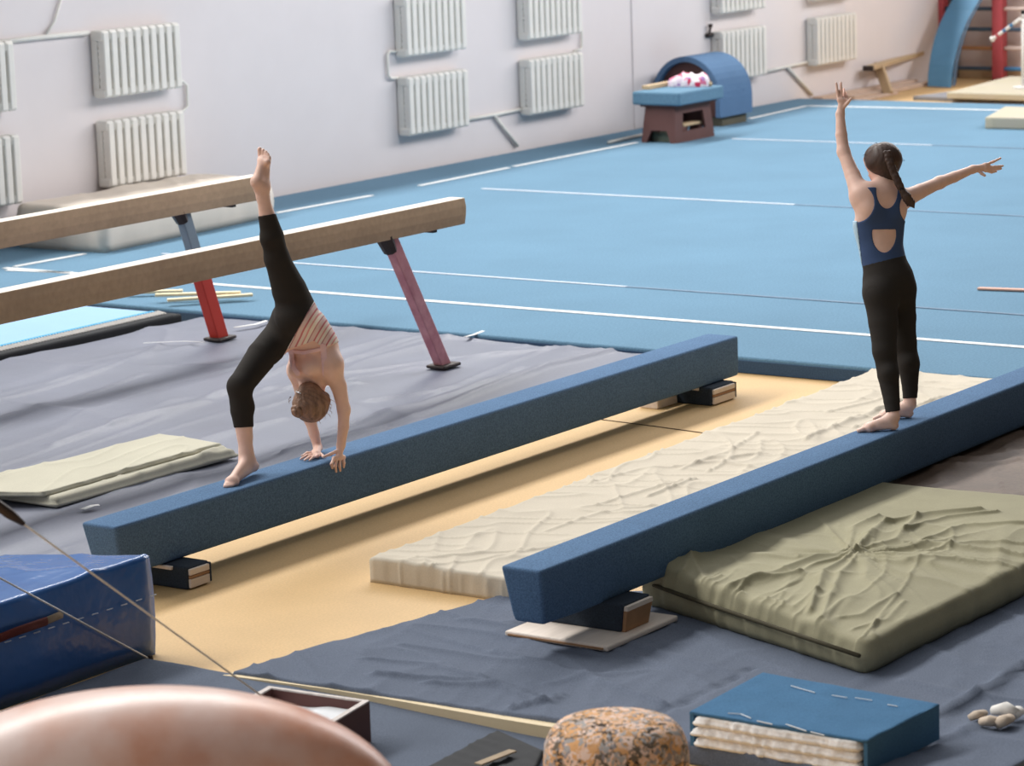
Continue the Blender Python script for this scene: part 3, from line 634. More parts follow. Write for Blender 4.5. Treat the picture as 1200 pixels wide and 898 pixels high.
for a, b in zip(grid, grid[1:]):
    for j in range(NVv): bm.faces.new((a[j], a[(j+1) % NVv], b[(j+1) % NVv], b[j]))
bmesh.ops.remove_doubles(bm, verts=bm.verts[:], dist=.0005)
obj('leather_body', bm, m_hide, hs, True)
bm = bmesh.new()
for i in range(0, 41):
    pass
bm.free()
seamp = []
for i in range(5, 52):
    u = -1+2*i/56; s = (1-abs(u)**2.0)**(1/2.0); seamp.append(hc+hx*(u*.74)-hyv*(.30*s*.985)+np.array([0, 0, -.40+.05*s]))
bar('leather_seam', seamp, .006, m_tan_leather, hs, 6)
for sx in (-.45, .45):
    for sy in (-.12, .12):
        top = hc+hx*sx+hyv*sy+np.array([0, 0, -.46]); bot = hc+hx*sx*1.15+hyv*sy*2.0; bot[2] = 0
        lg = bar('leg', [top, bot+np.array([0, 0, .03])], .025, m_greym, hs); bar('rubber_foot', [bot, bot+np.array([0, 0, .04])], .035, m_black, lg)
# ================================================================== BACKGROUND
# vaulting box
vb = thing('vaulting_box', 'small brown wooden vaulting box with a blue padded top by the wall', 'vaulting box', (25.8, 16.0, CZ))
x0, x1, y0, y1 = 25.43, 26.2, 15.8, 16.2; zb, zt = CZ, .46; tp = .05
B = [(x0, y0), (x1, y0), (x1, y1), (x0, y1)]; T = [(x0+tp, y0+tp*.5), (x1-tp, y0+tp*.5), (x1-tp, y1-tp*.5), (x0+tp, y1-tp*.5)]
def face_panel(name, i, hole, mat, th=.025):
    b0, b1, t0, t1 = [np.array(p) for p in (B[i]+(zb,), B[(i+1) % 4]+(zb,), T[i]+(zt,), T[(i+1) % 4]+(zt,))]
    f = lambda u, v: (b0*(1-u)+b1*u)*(1-v)+(t0*(1-u)+t1*u)*v
    nn = np.cross(b1-b0, t0-b0); nn /= np.linalg.norm(nn)
    outer = [f(0, 0), f(1, 0), f(1, 1), f(0, 1)]; hol = [f(*h) for h in hole]
    bm = bmesh.new(); n = 4
    o_, h_, o2, h2 = [[bm.verts.new(V(p)) for p in L] for L in (outer, hol, [p-nn*th for p in outer], [p-nn*th for p in hol])]
    for k in range(4):
        m = (k+1) % 4
        bm.faces.new((o_[k], o_[m], h_[m], h_[k])); bm.faces.new((o2[m], o2[k], h2[k], h2[m])); bm.faces.new((h_[k], h_[m], h2[m], h2[k])); bm.faces.new((o_[m], o_[k], o2[k], o2[m]))
    return obj(name, bm, mat, vb)
face_panel('side_panel', 0, [(.2, .3), (.8, .3), (.78, .8), (.22, .8)], m_brown)
face_panel('side_panel', 2, [(.2, .3), (.8, .3), (.78, .8), (.22, .8)], m_brown)
face_panel('end_panel', 3, [(.14, .0), (.86, .0), (.74, .34), (.26, .34)], m_brown)
face_panel('end_panel', 1, [(.14, .0), (.86, .0), (.74, .34), (.26, .34)], m_brown)
boxobj('top_board', (x0+.02, y0-.02, zt), (x1+.02, y1+.02, zt+.02), m_brown, vb)
bm = bmesh.new(); add_box(bm, (x0-.02, y0-.075, zt+.02), (x1+.08, y1+.09, zt+.155), .022, 3); obj('top_pad', bm, m_carpet, vb)
o = slab('cloth_bundle', [(25.52, 15.84), (25.56, 16.16), (25.8, 16.14), (25.8, 15.85)], CZ, .09, 24, 24, lambda x, y: .04*vnoise(x*14, y*14, 8)-.02, m_olive, r=.03); tag(o, 'grey green cloth bundle stuffed inside the brown vaulting box', 'cloth')
bmt = bmesh.new(); add_box(bmt, (25.7, 15.86, CZ+.14), (26.05, 15.98, CZ+.17), .008); o = obj('wooden_offcut', bmt, m_wood); tag(o, 'pale wooden offcut inside the opening of the vaulting box', 'wood')
boxobj('support_strip', (25.65, 15.86, CZ+.0), (25.75, 15.98, CZ+.14), m_brown, o); boxobj('support_strip', (26.0, 15.86, CZ), (26.06, 15.98, CZ+.14), m_brown, o)
PT = zt+.156
o = slab('cotton_clothes', [WX(782, 100, 25.95)[:2], WX(828, 104, 25.95)[:2]+np.array([.1, 0]), (26.25, 15.98), (26.2, 16.2)], PT, .1, 40, 40, lambda x, y: .07*vnoise(x*7, y*9, 9)-.04+.02*fold(x, y, .5, .2, .06, 4), m_floral, r=.06)
tag(o, 'pile of pink floral clothes lying on the vaulting box', 'clothes')
o = beamobj('tan_board', (25.62, 16.26, PT+.02), (26.25, 16.26, PT+.025), .08, .04, m_wood); tag(o, 'tan board lying along the back of the vaulting box pad', 'board')
o = bar('tan_roll', [(26.1, 15.78, PT+.025), (26.24, 15.98, PT+.025)], .025, m_wood); tag(o, 'tan roll on the vaulting box pad beside the clothes', 'roll')
# half barrel
hb = thing('half_barrel', 'blue carpeted half barrel standing behind the vaulting box', 'vaulting barrel', (27.6, 16.5, CZ))
BX0, BX1, BYC, BR, BZ = 26.95, 27.62, 16.60, .42, .2
def arch(r, zbase, n=20): return [(BYC-r, zbase)]+[(BYC-r*math.cos(a), .40+r*1.04*math.sin(a)) for a in [math.pi*k/n for k in range(n+1)]]+[(BYC+r, zbase)]
ao, ai = arch(BR, BZ), arch(BR-.055, BZ)
bm = bmesh.new(); n = len(ao)
L = [[bm.verts.new(V((x, p[0], p[1]))) for p in P] for x in (BX0, BX1) for P in (ao, ai)]
for k in range(n-1):
    bm.faces.new((L[0][k], L[0][k+1], L[2][k+1], L[2][k])); bm.faces.new((L[1][k+1], L[1][k], L[3][k], L[3][k+1])); bm.faces.new((L[0][k+1], L[0][k], L[1][k], L[1][k+1])); bm.faces.new((L[2][k], L[2][k+1], L[3][k+1], L[3][k]))
for k in (0, n-1): bm.faces.new((L[0][k], L[2][k], L[3][k], L[1][k]))
obj('carpeted_shell', bm, m_beamc, hb, False)
bm = bmesh.new(); add_prism(bm, [(BX0+.08, p[0], p[1]) for p in ai], [(BX1-.05, p[0], p[1]) for p in ai]); obj('inner_body', bm, m_brown, hb)
boxobj('base_plinth', (BX0+.1, BYC-BR+.04, CZ), (BX1-.06, BYC+BR-.04, BZ), M('olive_brown', (96, 92, 78), .8), hb)
o = bar('metal_rod', [W(713, 167, CZ+.02), W(752, 158, CZ+.02)], .016, m_steel); tag(o, 'short metal rod on the floor left of the vaulting box', 'rod')
# bench, planks, pads in the corner
bn = thing('wooden_bench', 'long narrow wooden bench on trestle legs by the corner', 'bench', tuple(W(1040, 112)))
bl, br = WY(1018, 80, 16.9), WX(1092, 58, 33.75)
beamobj('bench_rail', bl, br, .12, .05, m_wood, bn)
beamobj('rail_end_cap', bl+np.array([-.03, 0, 0]), bl+np.array([.01, 0, 0]), .13, .06, m_darkm, bn)
ra_ = bl+(br-bl)*.16
beamobj('leg', ra_+np.array([.0, .0, -.02]), W(1042, 112, .005), .13, .04, m_wood, bn, upv=(1, 0, 0)); beamobj('leg', ra_+np.array([-.05, .0, -.02]), W(1026, 100, .005), .13, .04, m_wood, bn, upv=(1, 0, 0))
o = beamobj('wooden_beam', W(1035, 101, .03), W(1074, 88, .03), .12, .07, m_wood); tag(o, 'short wooden beam lying on the floor behind the trestle legs', 'beam')
for i, (a, b, w, h, lab) in enumerate((((955, 114), (1022, 97), .30, .045, 'widest pinkish plank of the pile near the corner'), ((975, 118), (1030, 106), .14, .04, 'narrow plank in the middle of the pile near the corner'), ((1003, 119), (1048, 109), .10, .03, 'front plank of the pile beside the bench leg'), ((935, 117), (1015, 95), .14, .075, 'thick dusty plank along the wall under the last radiator'))):
    pa, pb_ = W(*a, h/2+.002), W(*b, h/2+.002)
    lim = WALLY-.02-w/2; pa[1] = min(pa[1], lim); pb_[1] = min(pb_[1], lim)
    o = beamobj('wooden_plank', pa, pb_, w, h, m_woodp, None); tag(o, lab, 'plank', 'planks by the corner')
o = slab('rubber_pad', [W(1018, 98), W(1060, 90), W(1048, 84), W(1010, 93)], 0, .14, 12, 12, zero, m_grey_slab, r=.04); tag(o, 'grey pad lying behind the bench in the corner', 'pad')
# mats at the back right
o = slab('foam_mat', [W(1070, 117.5, .0), W(1260, 124.5, .0), (33.0, 13.6), (32.5, 15.75)], 0, .05, 12, 12, zero, m_grey_slab, r=.012); tag(o, 'flat grey foam mat on the tan floor by the wall bars', 'mat')
o = slab('foam_mat', [W(1110, 112.5, .08), W(1260, 117, .08), (33.3, 14.0), (33.0, 15.75)], .052, .07, 12, 12, zero, m_cream_slab, r=.012); tag(o, 'cream mat lying on top of the grey mat', 'mat')
o = slab('foam_mat', [W(1155, 151, CZ), W(1260, 153.5, CZ), (28.7, 12.6), (28.7, 13.75)], CZ, .12, 12, 12, zero, m_cream_slab, r=.015); tag(o, 'thick cream foam mat on the blue carpet at the right edge', 'mat')
# wall bars and slide
wbX = 33.8
wb = thing('wall_bars', 'red and blue gymnastic wall bars on the far wall', 'wall bars', (wbX, 16.0, 0))
ys = [WX(1103, 0, wbX)[1], WX(1172, 60, wbX)[1]]; ys.append(ys[1]-(ys[0]-ys[1])*1.1)
for y in ys: boxobj('post', (wbX-.09, y-.07, 0), (wbX+.06, y+.07, 2.45), m_pinkred, wb, .008)
rung = [(80, (m_navy_p, m_blue_p)), (56, (m_orange_p, m_cream_p)), (34, (m_navy_p, m_navy_p)), (10, (m_navy_p, m_cream_p)), (-13, (m_blue_p, m_navy_p)), (-36, (m_cream_p, m_orange_p)), (-60, (m_navy_p, m_blue_p))]
for yy, ms in rung:
    z = WX(1150, yy, wbX)[2]
    for k in range(2): bar('rung', [(wbX-.02, ys[k]-.06, z), (wbX-.02, ys[k+1]+.06, z)], .026, ms[k], wb, 10)
sl = thing('climbing_board', 'curved sky blue wooden board leaning on the wall bars', 'slide board', tuple(W(1100, 102)))
def strip(name, Lp, Rp, th, mat, par):
    bm = bmesh.new(); rr = []
    for i, (a, b) in enumerate(zip(Lp, Rp)):
        a = np.array(a); b = np.array(b); nn = np.array([.8, .1, .45]); nn /= np.linalg.norm(nn)
        rr.append([bm.verts.new(V(p)) for p in (a, b, b+nn*th, a+nn*th)])
    for A_, B_ in zip(rr, rr[1:]):
        for k in range(4): bm.faces.new((A_[k], A_[(k+1) % 4], B_[(k+1) % 4], B_[k]))
    bm.faces.new(rr[0]); bm.faces.new(rr[-1][::-1]); return obj(name, bm, mat, par)
ctr = [((1087, 101), (1114, 103), 32.62), ((1087.5, 88), (1115, 90), 32.72), ((1089, 75), (1117, 76), 32.82), ((1092, 58), (1121, 60), 32.98), ((1096, 42), (1126.5, 42), 33.14), ((1102, 26), (1133, 26), 33.3), ((1109, 12), (1140.5, 12), 33.43), ((1116, 0), (1148, -1), 33.52), ((1126, -14), (1158, -15), 33.6), ((1140, -30), (1172, -31), 33.68)]
Lp = [WX(a[0], a[1], X) for a, b, X in ctr]; Rp = [WX(b[0], b[1], X) for a, b, X in ctr]
for P in (Lp[0], Rp[0]): P[2] = max(P[2], .005)
strip('board', Lp, Rp, .05, m_slide, sl)
edge = [b+np.array([.02, -.012, .02]) for b in Rp]; strip('edge_rail', [p for p in edge], [p+np.array([.01, -.03, 0]) for p in edge], .05, m_navy_p, sl)
# barrier post with a banded stick
bp_ = thing('measuring_post', 'white post at the right edge holding a white stick with red and blue bands', 'post', tuple(W(1200, 108)))
pX = 31.6; a = WX(1199, 22, pX); foot = a.copy(); foot[2] = .13
bar('post_tube', [foot, a], .022, m_white, bp_); bar('post_cap', [WX(1199, 16, pX), WX(1199, 12, pX)], .026, m_black, bp_)
bar('post_tube', [a, WX(1199, 16, pX)], .018, m_white, bp_)
bar('base_disc', [foot+np.array([0, 0, -.01]), foot+np.array([0, 0, .015])], .12, m_white, bp_, 20)
pts = [np.array(WX(1196, 22, pX-.03)), np.array(WX(1162, 46.5, pX-.03))]
for k, (s, e, mm) in enumerate(((0, .25, m_white), (.25, .36, m_blue_p), (.36, .5, m_white), (.5, .6, m_blue_p), (.6, .75, m_white), (.75, .84, m_pinkred), (.84, .96, m_white))):
    bar('stick_band', [pts[0]+(pts[1]-pts[0])*s, pts[0]+(pts[1]-pts[0])*e], .02, mm, bp_, 8)
bar('stick_tip', [pts[0]+(pts[1]-pts[0])*.95, pts[1]], .034, m_white, bp_, 8)
# ================================================================== FIGURES
def smin(a, b, k):
    h = np.clip(.5+.5*(b-a)/k, 0, 1); return b*(1-h)+a*h-k*h*(1-h)
class Body:
    def __init__(s): s.p = []
    def cone(s, a, b, ra, rb, k=.02, tags='body', n=None, f=1.0):
        s.p.append((np.array(a, float), np.array(b, float), ra, rb, k, set(tags.split()), None if n is None else np.array(n, float)/np.linalg.norm(n), f))
    def chain(s, pts, rs, **kw):
        k0 = kw.pop('k', .02)
        for i in range(len(pts)-1): s.cone(pts[i], pts[i+1], rs[i], rs[i+1], k=k0 if i == 0 else .006, **kw)
    def ball(s, c, r, **kw): s.cone(c, np.array(c, float)+1e-5, r, r, **kw)
    def bounds(s, tags=None, pad=.03):
        P = [q for q in s.p if tags is None or q[5] & tags]
        lo = np.min([np.minimum(q[0], q[1])-max(q[2], q[3]) for q in P], 0)-pad; hi = np.max([np.maximum(q[0], q[1])+max(q[2], q[3]) for q in P], 0)+pad
        return lo, hi
    def field(s, lo, h, shape, tags=None):
        F = np.full(shape, .05, np.float32)
        ax = [lo[i]+h*np.arange(shape[i]) for i in range(3)]
        for a, b, ra, rb, k, tg, n, f in s.p:
            if tags is not None and not (tg & tags): continue
            m = max(ra, rb)+.05; l = np.minimum(a, b)-m; g = np.maximum(a, b)+m
            i0 = [max(0, int((l[i]-lo[i])/h)) for i in range(3)]; i1 = [min(shape[i], int((g[i]-lo[i])/h)+2) for i in range(3)]
            if any(i1[i] <= i0[i] for i in range(3)): continue
            X, Y, Z = np.meshgrid(*[ax[i][i0[i]:i1[i]] for i in range(3)], indexing='ij')
            P = np.stack([X, Y, Z], -1)-a; d = b-a
            if n is not None and f != 1:
                P = P+(P@n)[..., None]*n*(1/f-1); d = d+n*(d@n)*(1/f-1)
            L = d@d; t = np.clip((P@d)/L, 0, 1)
            dist = np.linalg.norm(P-t[..., None]*d, axis=-1)-(ra+(rb-ra)*t)
            if n is not None and f < 1: dist = dist*(.5+.5*f)
            sl_ = tuple(slice(i0[i], i1[i]) for i in range(3))
            F[sl_] = smin(F[sl_], dist.astype(np.float32), k)
        return F
def nets(F, lo, h):                       # naive surface nets
    neg = F < 0; nx, ny, nz = F.shape
    acc = np.zeros((nx-1, ny-1, nz-1, 3), np.float32); cnt = np.zeros((nx-1, ny-1, nz-1), np.float32)
    for axis in range(3):
        A = [slice(None)]*3; B = [slice(None)]*3; A[axis] = slice(0, -1); B[axis] = slice(1, None)
        fa, fb = F[tuple(A)], F[tuple(B)]; cr = (fa < 0) != (fb < 0)
        t = np.where(cr, fa/np.where(cr, fa-fb, 1), 0)
        o1, o2 = [i for i in range(3) if i != axis]
        for d1 in (0, 1):
            for d2 in (0, 1):
                sl_ = [slice(None)]*3
                sl_[o1] = slice(d1, F.shape[o1]-1+d1); sl_[o2] = slice(d2, F.shape[o2]-1+d2)
                c = cr[tuple(sl_)]; tt = t[tuple(sl_)]
                cnt += c
                acc[..., axis] += np.where(c, tt, 0); acc[..., o1] += c*d1; acc[..., o2] += c*d2
    act = cnt > 0; idx = -np.ones(act.shape, np.int64); n = act.sum(); idx[act] = np.arange(n)
    pos = acc[act]/cnt[act][:, None]+np.argwhere(act); V_ = lo+pos*h
    Q = []
    for axis in range(3):
        o1, o2 = [i for i in range(3) if i != axis]
        A = [slice(1, -1)]*3; B = [slice(1, -1)]*3; A[axis] = slice(0, -1); B[axis] = slice(1, None)
        a = neg[tuple(A)]; b = neg[tuple(B)]; e = np.argwhere(a != b)
        if len(e) == 0: continue
        flip = a[tuple(e.T)]; base = e.copy(); base[:, o1] += 1; base[:, o2] += 1
        def cell(d1, d2):
            c = base.copy(); c[:, o1] -= d1; c[:, o2] -= d2; return idx[c[:, 0], c[:, 1], c[:, 2]]
        q = np.stack([cell(1, 1), cell(0, 1), cell(0, 0), cell(1, 0)], 1)
        if axis == 1: flip = ~flip
        q[~flip] = q[~flip][:, ::-1]; Q.append(q)
    return V_, np.concatenate(Q)
def mesh_from(F, lo, h, name, smooth=2):
    V_, Q = nets(F, lo, h)
    for _ in range(smooth):               # light Taubin smoothing
        for lam in (.5, -.53):
            s = np.zeros_like(V_); c = np.zeros(len(V_))
            for i in range(4):
                a, b = Q[:, i], Q[:, (i+1) % 4]
                for k in range(3): s[:, k] += np.bincount(a, V_[b, k], len(V_))+np.bincount(b, V_[a, k], len(V_))
                c += np.bincount(a, minlength=len(V_))+np.bincount(b, minlength=len(V_))
            V_ = V_+lam*(s/np.maximum(c, 1)[:, None]-V_)
    me = bpy.data.meshes.new(name); me.vertices.add(len(V_)); me.vertices.foreach_set('co', V_.astype(np.float32).ravel())
    me.loops.add(len(Q)*4); me.loops.foreach_set('vertex_index', Q.astype(np.int32).ravel())
    me.polygons.add(len(Q)); me.polygons.foreach_set('loop_start', np.arange(0, len(Q)*4, 4, dtype=np.int32)); me.polygons.foreach_set('loop_total', np.full(len(Q), 4, np.int32))
    me.update(calc_edges=True); me.validate(); return me
def gridof(body, h, tags=None):
    lo, hi = body.bounds(tags); return lo, tuple(int(v) for v in np.ceil((hi-lo)/h)+1)
def coords(lo, h, shape):
    X, Y, Z = np.meshgrid(*[lo[i]+h*np.arange(shape[i]) for i in range(3)], indexing='ij'); return np.stack([X, Y, Z], -1)
def halfplane(px_, py_, a, b):            # >0 on the right hand side of a->b as seen in the picture plane (y down), in pixels
    d = np.array(b, float)-np.array(a, float); d /= np.hypot(*d); return (px_-a[0])*(-d[1])+(py_-a[1])*d[0]
def ell(px_, py_, c, rx, ry): 
    k = np.sqrt(((px_-c[0])/rx)**2+((py_-c[1])/ry)**2); return (k-1)*min(rx, ry)
def unit(v): v = np.array(v, float); return v/np.linalg.norm(v)
def finger(bd, pts, r0, r1, **kw):
    n = len(pts)-1; bd.chain(pts, [r0+(r1-r0)*i/n for i in range(n+1)], k=.004, **kw)
Rh = np.array([R_[0], R_[1], 0]); Rh /= np.linalg.norm(Rh); Fh = np.array([D[0], D[1], 0]); Fh /= np.linalg.norm(Fh); Zu = np.array([0, 0, 1.])
def head(bd, c, up, face, s=1.0):         # cranium, jaw, nose, ears; returns landmarks
    up = unit(up); face = unit(np.array(face)-up*(np.array(face)@up)); side = np.cross(up, face); c = np.array(c)
    L = lambda x, y, z: c+(side*x+face*y+up*z)*s
    bd.cone(L(0, -.018, .018), L(0, .018, .016), .076*s, .070*s, k=.02, tags='head body')
    bd.cone(L(0, .035, -.01), L(0, .052, -.082), .056*s, .026*s, k=.03, tags='head body')
    bd.cone(L(-.03, .02, -.06), L(.03, .02, -.06), .03*s, .03*s, k=.025, tags='head body')
    bd.cone(L(0, .086, -.005), L(0, .098, -.033), .008*s, .012*s, k=.012, tags='head body')
    bd.cone(L(-.012, .090, -.036), L(.012, .090, -.036), .008*s, .008*s, k=.008, tags='head body')
    bd.cone(L(-.016, .078, -.062), L(.016, .078, -.062), .009*s, .009*s, k=.010, tags='head body')
    for q in (-1, 1):
        bd.cone(L(q*.03, .078, .022), L(q*.045, .066, .02), .012*s, .01*s, k=.015, tags='head body')
        bd.cone(L(q*.076, .0, .012), L(q*.073, .004, -.028), .016*s, .010*s, k=.006, tags='head body', n=side, f=.5)
    return L
def face_parts(L, par, s=1.0):
    for q in (-1, 1):
        bm = bmesh.new(); bmesh.ops.create_uvsphere(bm, u_segments=14, v_segments=10, radius=.0115*s, matrix=Matrix.Translation(V(L(q*.030, .074, .002)))); e = obj('eye', bm, m_eye, par, True)
        bm = bmesh.new(); bmesh.ops.create_uvsphere(bm, u_segments=12, v_segments=8, radius=.006*s, matrix=Matrix.Translation(V(L(q*.030, .0805, .002)))); obj('iris', bm, m_iris, e, True)
    bm = bmesh.new(); add_tube(bm, [L(-.02, .083, -.062), L(-.008, .088, -.06), L(.008, .088, -.06), L(.02, .083, -.062)], [.003*s, .006*s, .006*s, .003*s], 8); obj('lips', bm, m_lip, par, True)
HV = .0045
# ------------------------------------------------------------------ the standing gymnast
def standing():
    D0 = 14.37; J = lambda x, y, d=0.0: WD(x, y, D0+d)
    root = thing('person', 'person in navy leotard and black leggings standing with arms raised on the low beam, seen from behind', 'person', tuple(W(1046, 503, .402)))
    root['label'] = 'person in navy leotard and black leggings standing arms out on the right low beam'
    b = Body()
    fh = unit(-.72*Rh+.69*Fh); fs = unit(-.42*Rh+.9*Fh)
    # torso
    b.cone(J(1038, 333, 0), J(1044, 333, 0), .112, .112, k=.03, tags='body hips', n=fh, f=.84)
    b.cone(J(1041, 326, 0), J(1033, 293, 0), .116, .094, k=.05, tags='body torso hips', n=fh, f=.82)
    b.cone(J(1033, 293, 0), J(1030, 262, 0), .096, .112, k=.05, tags='body torso', n=fs, f=.72)
    b.cone(J(1030, 262, .0), J(1033, 240, .0), .112, .112, k=.05, tags='body torso', n=fs, f=.72)
    b.cone(J(1016, 228, -.05), J(1052, 232, .05), .055, .05, k=.05, tags='body torso')
    b.ball(J(1031, 345, -.09), .062, k=.05, tags='body hips'); b.ball(J(1054, 341, .03), .062, k=.05, tags='body hips')
    for (x, y, d) in ((1020, 246, -.075), (1050, 246, -.02)): b.ball(J(x, y, d), .045, k=.05, tags='body torso')      # shoulder blades
    b.cone(J(1037, 226, .0), J(1035, 204, .0), .046, .042, k=.03, tags='body neck torso')
    # legs
    b.chain([J(1032, 345, -.06), J(1035, 378, -.08), J(1036.5, 411, -.1)], [.077, .066, .051], k=.03, tags='body legs')
    b.chain([J(1036.5, 411, -.1), J(1041, 440, -.085), J(1045, 470, -.11), J(1047, 489, -.125)], [.050, .047, .034, .029], k=.02, tags='body legs')
    b.ball(J(1042.5, 436, -.13), .036, k=.03, tags='body legs')
    b.chain([J(1053, 341, .06), J(1057, 372, .08), J(1060, 400, .1)], [.077, .064, .051], k=.03, tags='body legs')
    b.chain([J(1060, 400, .1), J(1065, 428, .115), J(1066.5, 456, .125), J(1066.3, 474, .13)], [.050, .048, .033, .029], k=.02, tags='body legs')
    b.ball(J(1066.5, 424, .075), .036, k=.03, tags='body legs')
    # feet
    zt = .402
    for heel, dirv, an in (((12.452, 6.548), (-.60, .80), J(1047, 489, -.125)), ((12.745, 6.62), (-.62, .78), J(1066.3, 474, .13))):
        d = np.array([dirv[0], dirv[1], 0]); d /= np.linalg.norm(d); s = np.array([-d[1], d[0], 0]); h = np.array([heel[0], heel[1], zt])
        P = lambda u, v, z: h+d*u+s*v+Zu*z
        b.cone(P(.0, 0, .024), P(.02, 0, .055), .022, .026, k=.012, tags='body'); b.cone(an, P(.012, 0, .05), .027, .027, k=.015, tags='body')
        b.cone(P(.03, 0, .05), P(.12, .003, .022), .026, .022, k=.02, tags='body', n=Zu, f=.9)
        b.cone(P(.005, 0, .022), P(.12, .006, .018), .021, .024, k=.015, tags='body', n=Zu, f=.75)
        b.cone(P(.12, -.022, .016), P(.12, .022, .018), .018, .018, k=.02, tags='body')
        for q, (v, ln_, r) in enumerate(((.024, .052, .0115), (.010, .052, .009), (-.002, .046, .008), (-.014, .040, .0075), (-.026, .032, .007))):
            v = v if heel[0] < 12.6 else v
            finger(b, [P(.12, v*.9, .016), P(.12+ln_*.6, v, .015), P(.12+ln_, v, .0085)], r, r*.85, tags='body')
    # raised left arm
    b.chain([J(1007, 227, -.05), J(999, 205, .0), J(988.5, 178, .05)], [.046, .037, .029], k=.03, tags='body')
    b.chain([J(988.5, 178, .05), J(986, 158, .065), J(984.5, 134, .08)], [.029, .028, .0205], k=.02, tags='body')
    b.ball(J(1012, 234, -.04), .05, k=.05, tags='body')
    b.cone(J(984.7, 134, .08), J(987, 119, .08), .0205, .017, k=.012, tags='body', n=Fh, f=.75)
    b.cone(J(983.5, 117, .08), J(991.5, 119, .085), .0125, .012, k=.012, tags='body')
    finger(b, [J(983, 117, .08), J(981.3, 107, .08), J(980, 97.5, .082)], .0078, .006)
    finger(b, [J(986, 116, .08), J(985.8, 106, .085), J(985.4, 97, .09)], .0078, .006)
    finger(b, [J(989, 117, .085), J(989.5, 109, .10), J(988.8, 104, .115)], .0075, .006)
    finger(b, [J(991.5, 119, .085), J(992.5, 113, .105), J(991.5, 109, .12)], .007, .0055)
    finger(b, [J(987.5, 127, .075), J(993, 121, .065), J(997, 116, .06)], .009, .0068)
    # right arm out to the side
    b.chain([J(1060, 233, .06), J(1078, 224.5, .12), J(1101, 214, .19)], [.045, .036, .029], k=.03, tags='body')
    b.chain([J(1101, 214, .19), J(1118, 207.5, .24), J(1140, 198.5, .29)], [.029, .027, .0195], k=.02, tags='body')
    b.cone(J(1140, 198.5, .29), J(1153, 196, .31), .0195, .017, k=.012, tags='body', n=Fh, f=.8)
    b.cone(J(1155, 193.5, .31), J(1155, 199.5, .31), .0115, .011, k=.012, tags='body')
    finger(b, [J(1155, 193, .31), J(1164, 189.5, .32), J(1172.5, 185.5, .325)], .0078, .0058)
    finger(b, [J(1156, 195.5, .31), J(1166, 195.5, .325), J(1175.5, 194.3, .335)], .0078, .0058)
    finger(b, [J(1156, 198, .31), J(1165, 199, .325), J(1173, 197.8, .335)], .0075, .0058)
    finger(b, [J(1155, 200, .31), J(1162, 202, .33), J(1167.5, 201, .345)], .007, .0055)
    finger(b, [J(1147, 200, .30), J(1150.5, 203.5, .29), J(1154, 205.8, .285)], .009, .0068)
    # head
    hc_ = J(1033.5, 190, .015); fc = unit(-.56*Rh+.82*Fh-.14*Zu); up = unit(Zu+.1*fc)
    L = head(b, hc_, up, fc, .98)
    lo, sh = gridof(b, HV); F = b.field(lo, HV, sh)
    obj('body', mesh_from(F, lo, HV, 'body'), m_skin, root, True)
    body_obj = root.children[0]
    C_ = coords(lo, HV, sh); px_, py_, dz_ = proj(C_)
    # leggings
    G = b.field(lo, HV, sh, {'hips', 'legs', 'torso'})-.0045
    waist = halfplane(px_, py_, (1009, 312), (1060, 299))/244.0
    hemL = np.minimum(halfplane(px_, py_, (1075, 478.5), (1036, 484))/244.0, 9); hemR = halfplane(px_, py_, (1080, 466.5), (1050, 467.5))/244.0
    sel = np.where(px_ < 1056.0, hemL, hemR)
    near = (dz_ < D0+.0)
    hem = np.where(near & (px_ < 1057), hemL, np.where(px_ > 1050, hemR, hemL))
    F2 = np.maximum(G, np.maximum(-waist, -hem)); obj('leggings', mesh_from(F2.astype(np.float32), lo, HV, 'leggings', 8), m_legging, root, True)
    # leotard
    T = b.field(lo, HV, sh, {'torso', 'hips'})-.004
    neck = ell(px_, py_, (1039.5, 222.5), 12.5, 22)/244; armL = ell(px_, py_, (1003.0, 238), 21.5, 22.5)/244; armR = ell(px_, py_, (1067, 243), 12.5, 18.5)/244
    key = np.maximum(ell(px_, py_, (1036, 273), 14, 23), 269-py_)/244; key = np.where(dz_ < D0, key, 9)
    shoulder = (py_-219.5)/244
    F3 = np.maximum.reduce([T, -neck, -armL, -armR, -key, -shoulder, waist-.006])
    lt = obj('leotard', mesh_from(F3.astype(np.float32), lo, HV, 'leotard'), m_navy, root, True)
    stripe = -halfplane(px_, py_, (1004.5, 258), (1011, 312))/244
    F4 = np.maximum.reduce([T-.0018, stripe*1.0*-1, waist-.004, (259-py_)/244]); F4 = np.maximum.reduce([T-.002, -(-halfplane(px_, py_, (1004.0, 258), (1010.5, 312)))/244*-1, waist-.004, (259-py_)/244])
    hp = halfplane(px_, py_, (1004.2, 258), (1010.6, 312))      # positive on the left of the downward line
    F4 = np.maximum.reduce([T-.002, -hp/244, waist-.004, (259-py_)/244])
    if (F4 < 0).sum() > 50: obj('side_panel', mesh_from(F4.astype(np.float32), lo, HV, 'side_panel'), m_sky, lt, True)
    # hair: cap, braid, elastic, tail
    hb_ = Body(); s = .98
    LL = L
    hb_.cone(LL(0, -.016, .016), LL(0, .018, .018), .083*s, .075*s, k=.01); hb_.cone(LL(0, -.03, .0), LL(0, -.03, -.055), .075*s, .052*s, k=.03)
    hb_.cone(LL(-.06, -.0, -.005), LL(.06, -.0, -.005), .028, .028, k=.03)
    lo2, sh2 = gridof(hb_, .004); H = hb_.field(lo2, .004, sh2); Q = coords(lo2, .004, sh2)-hc_
    cut = (Q@unit(fc*1.0-up*.55))-.046
    strands = .0007*np.sin(((Q@np.cross(up, fc))*1.0+(Q@up)*.35)*420)
    me = mesh_from(np.maximum(H+strands, cut).astype(np.float32), lo2, .004, 'hair'); ho = obj('hair', me, m_hair, root, True)
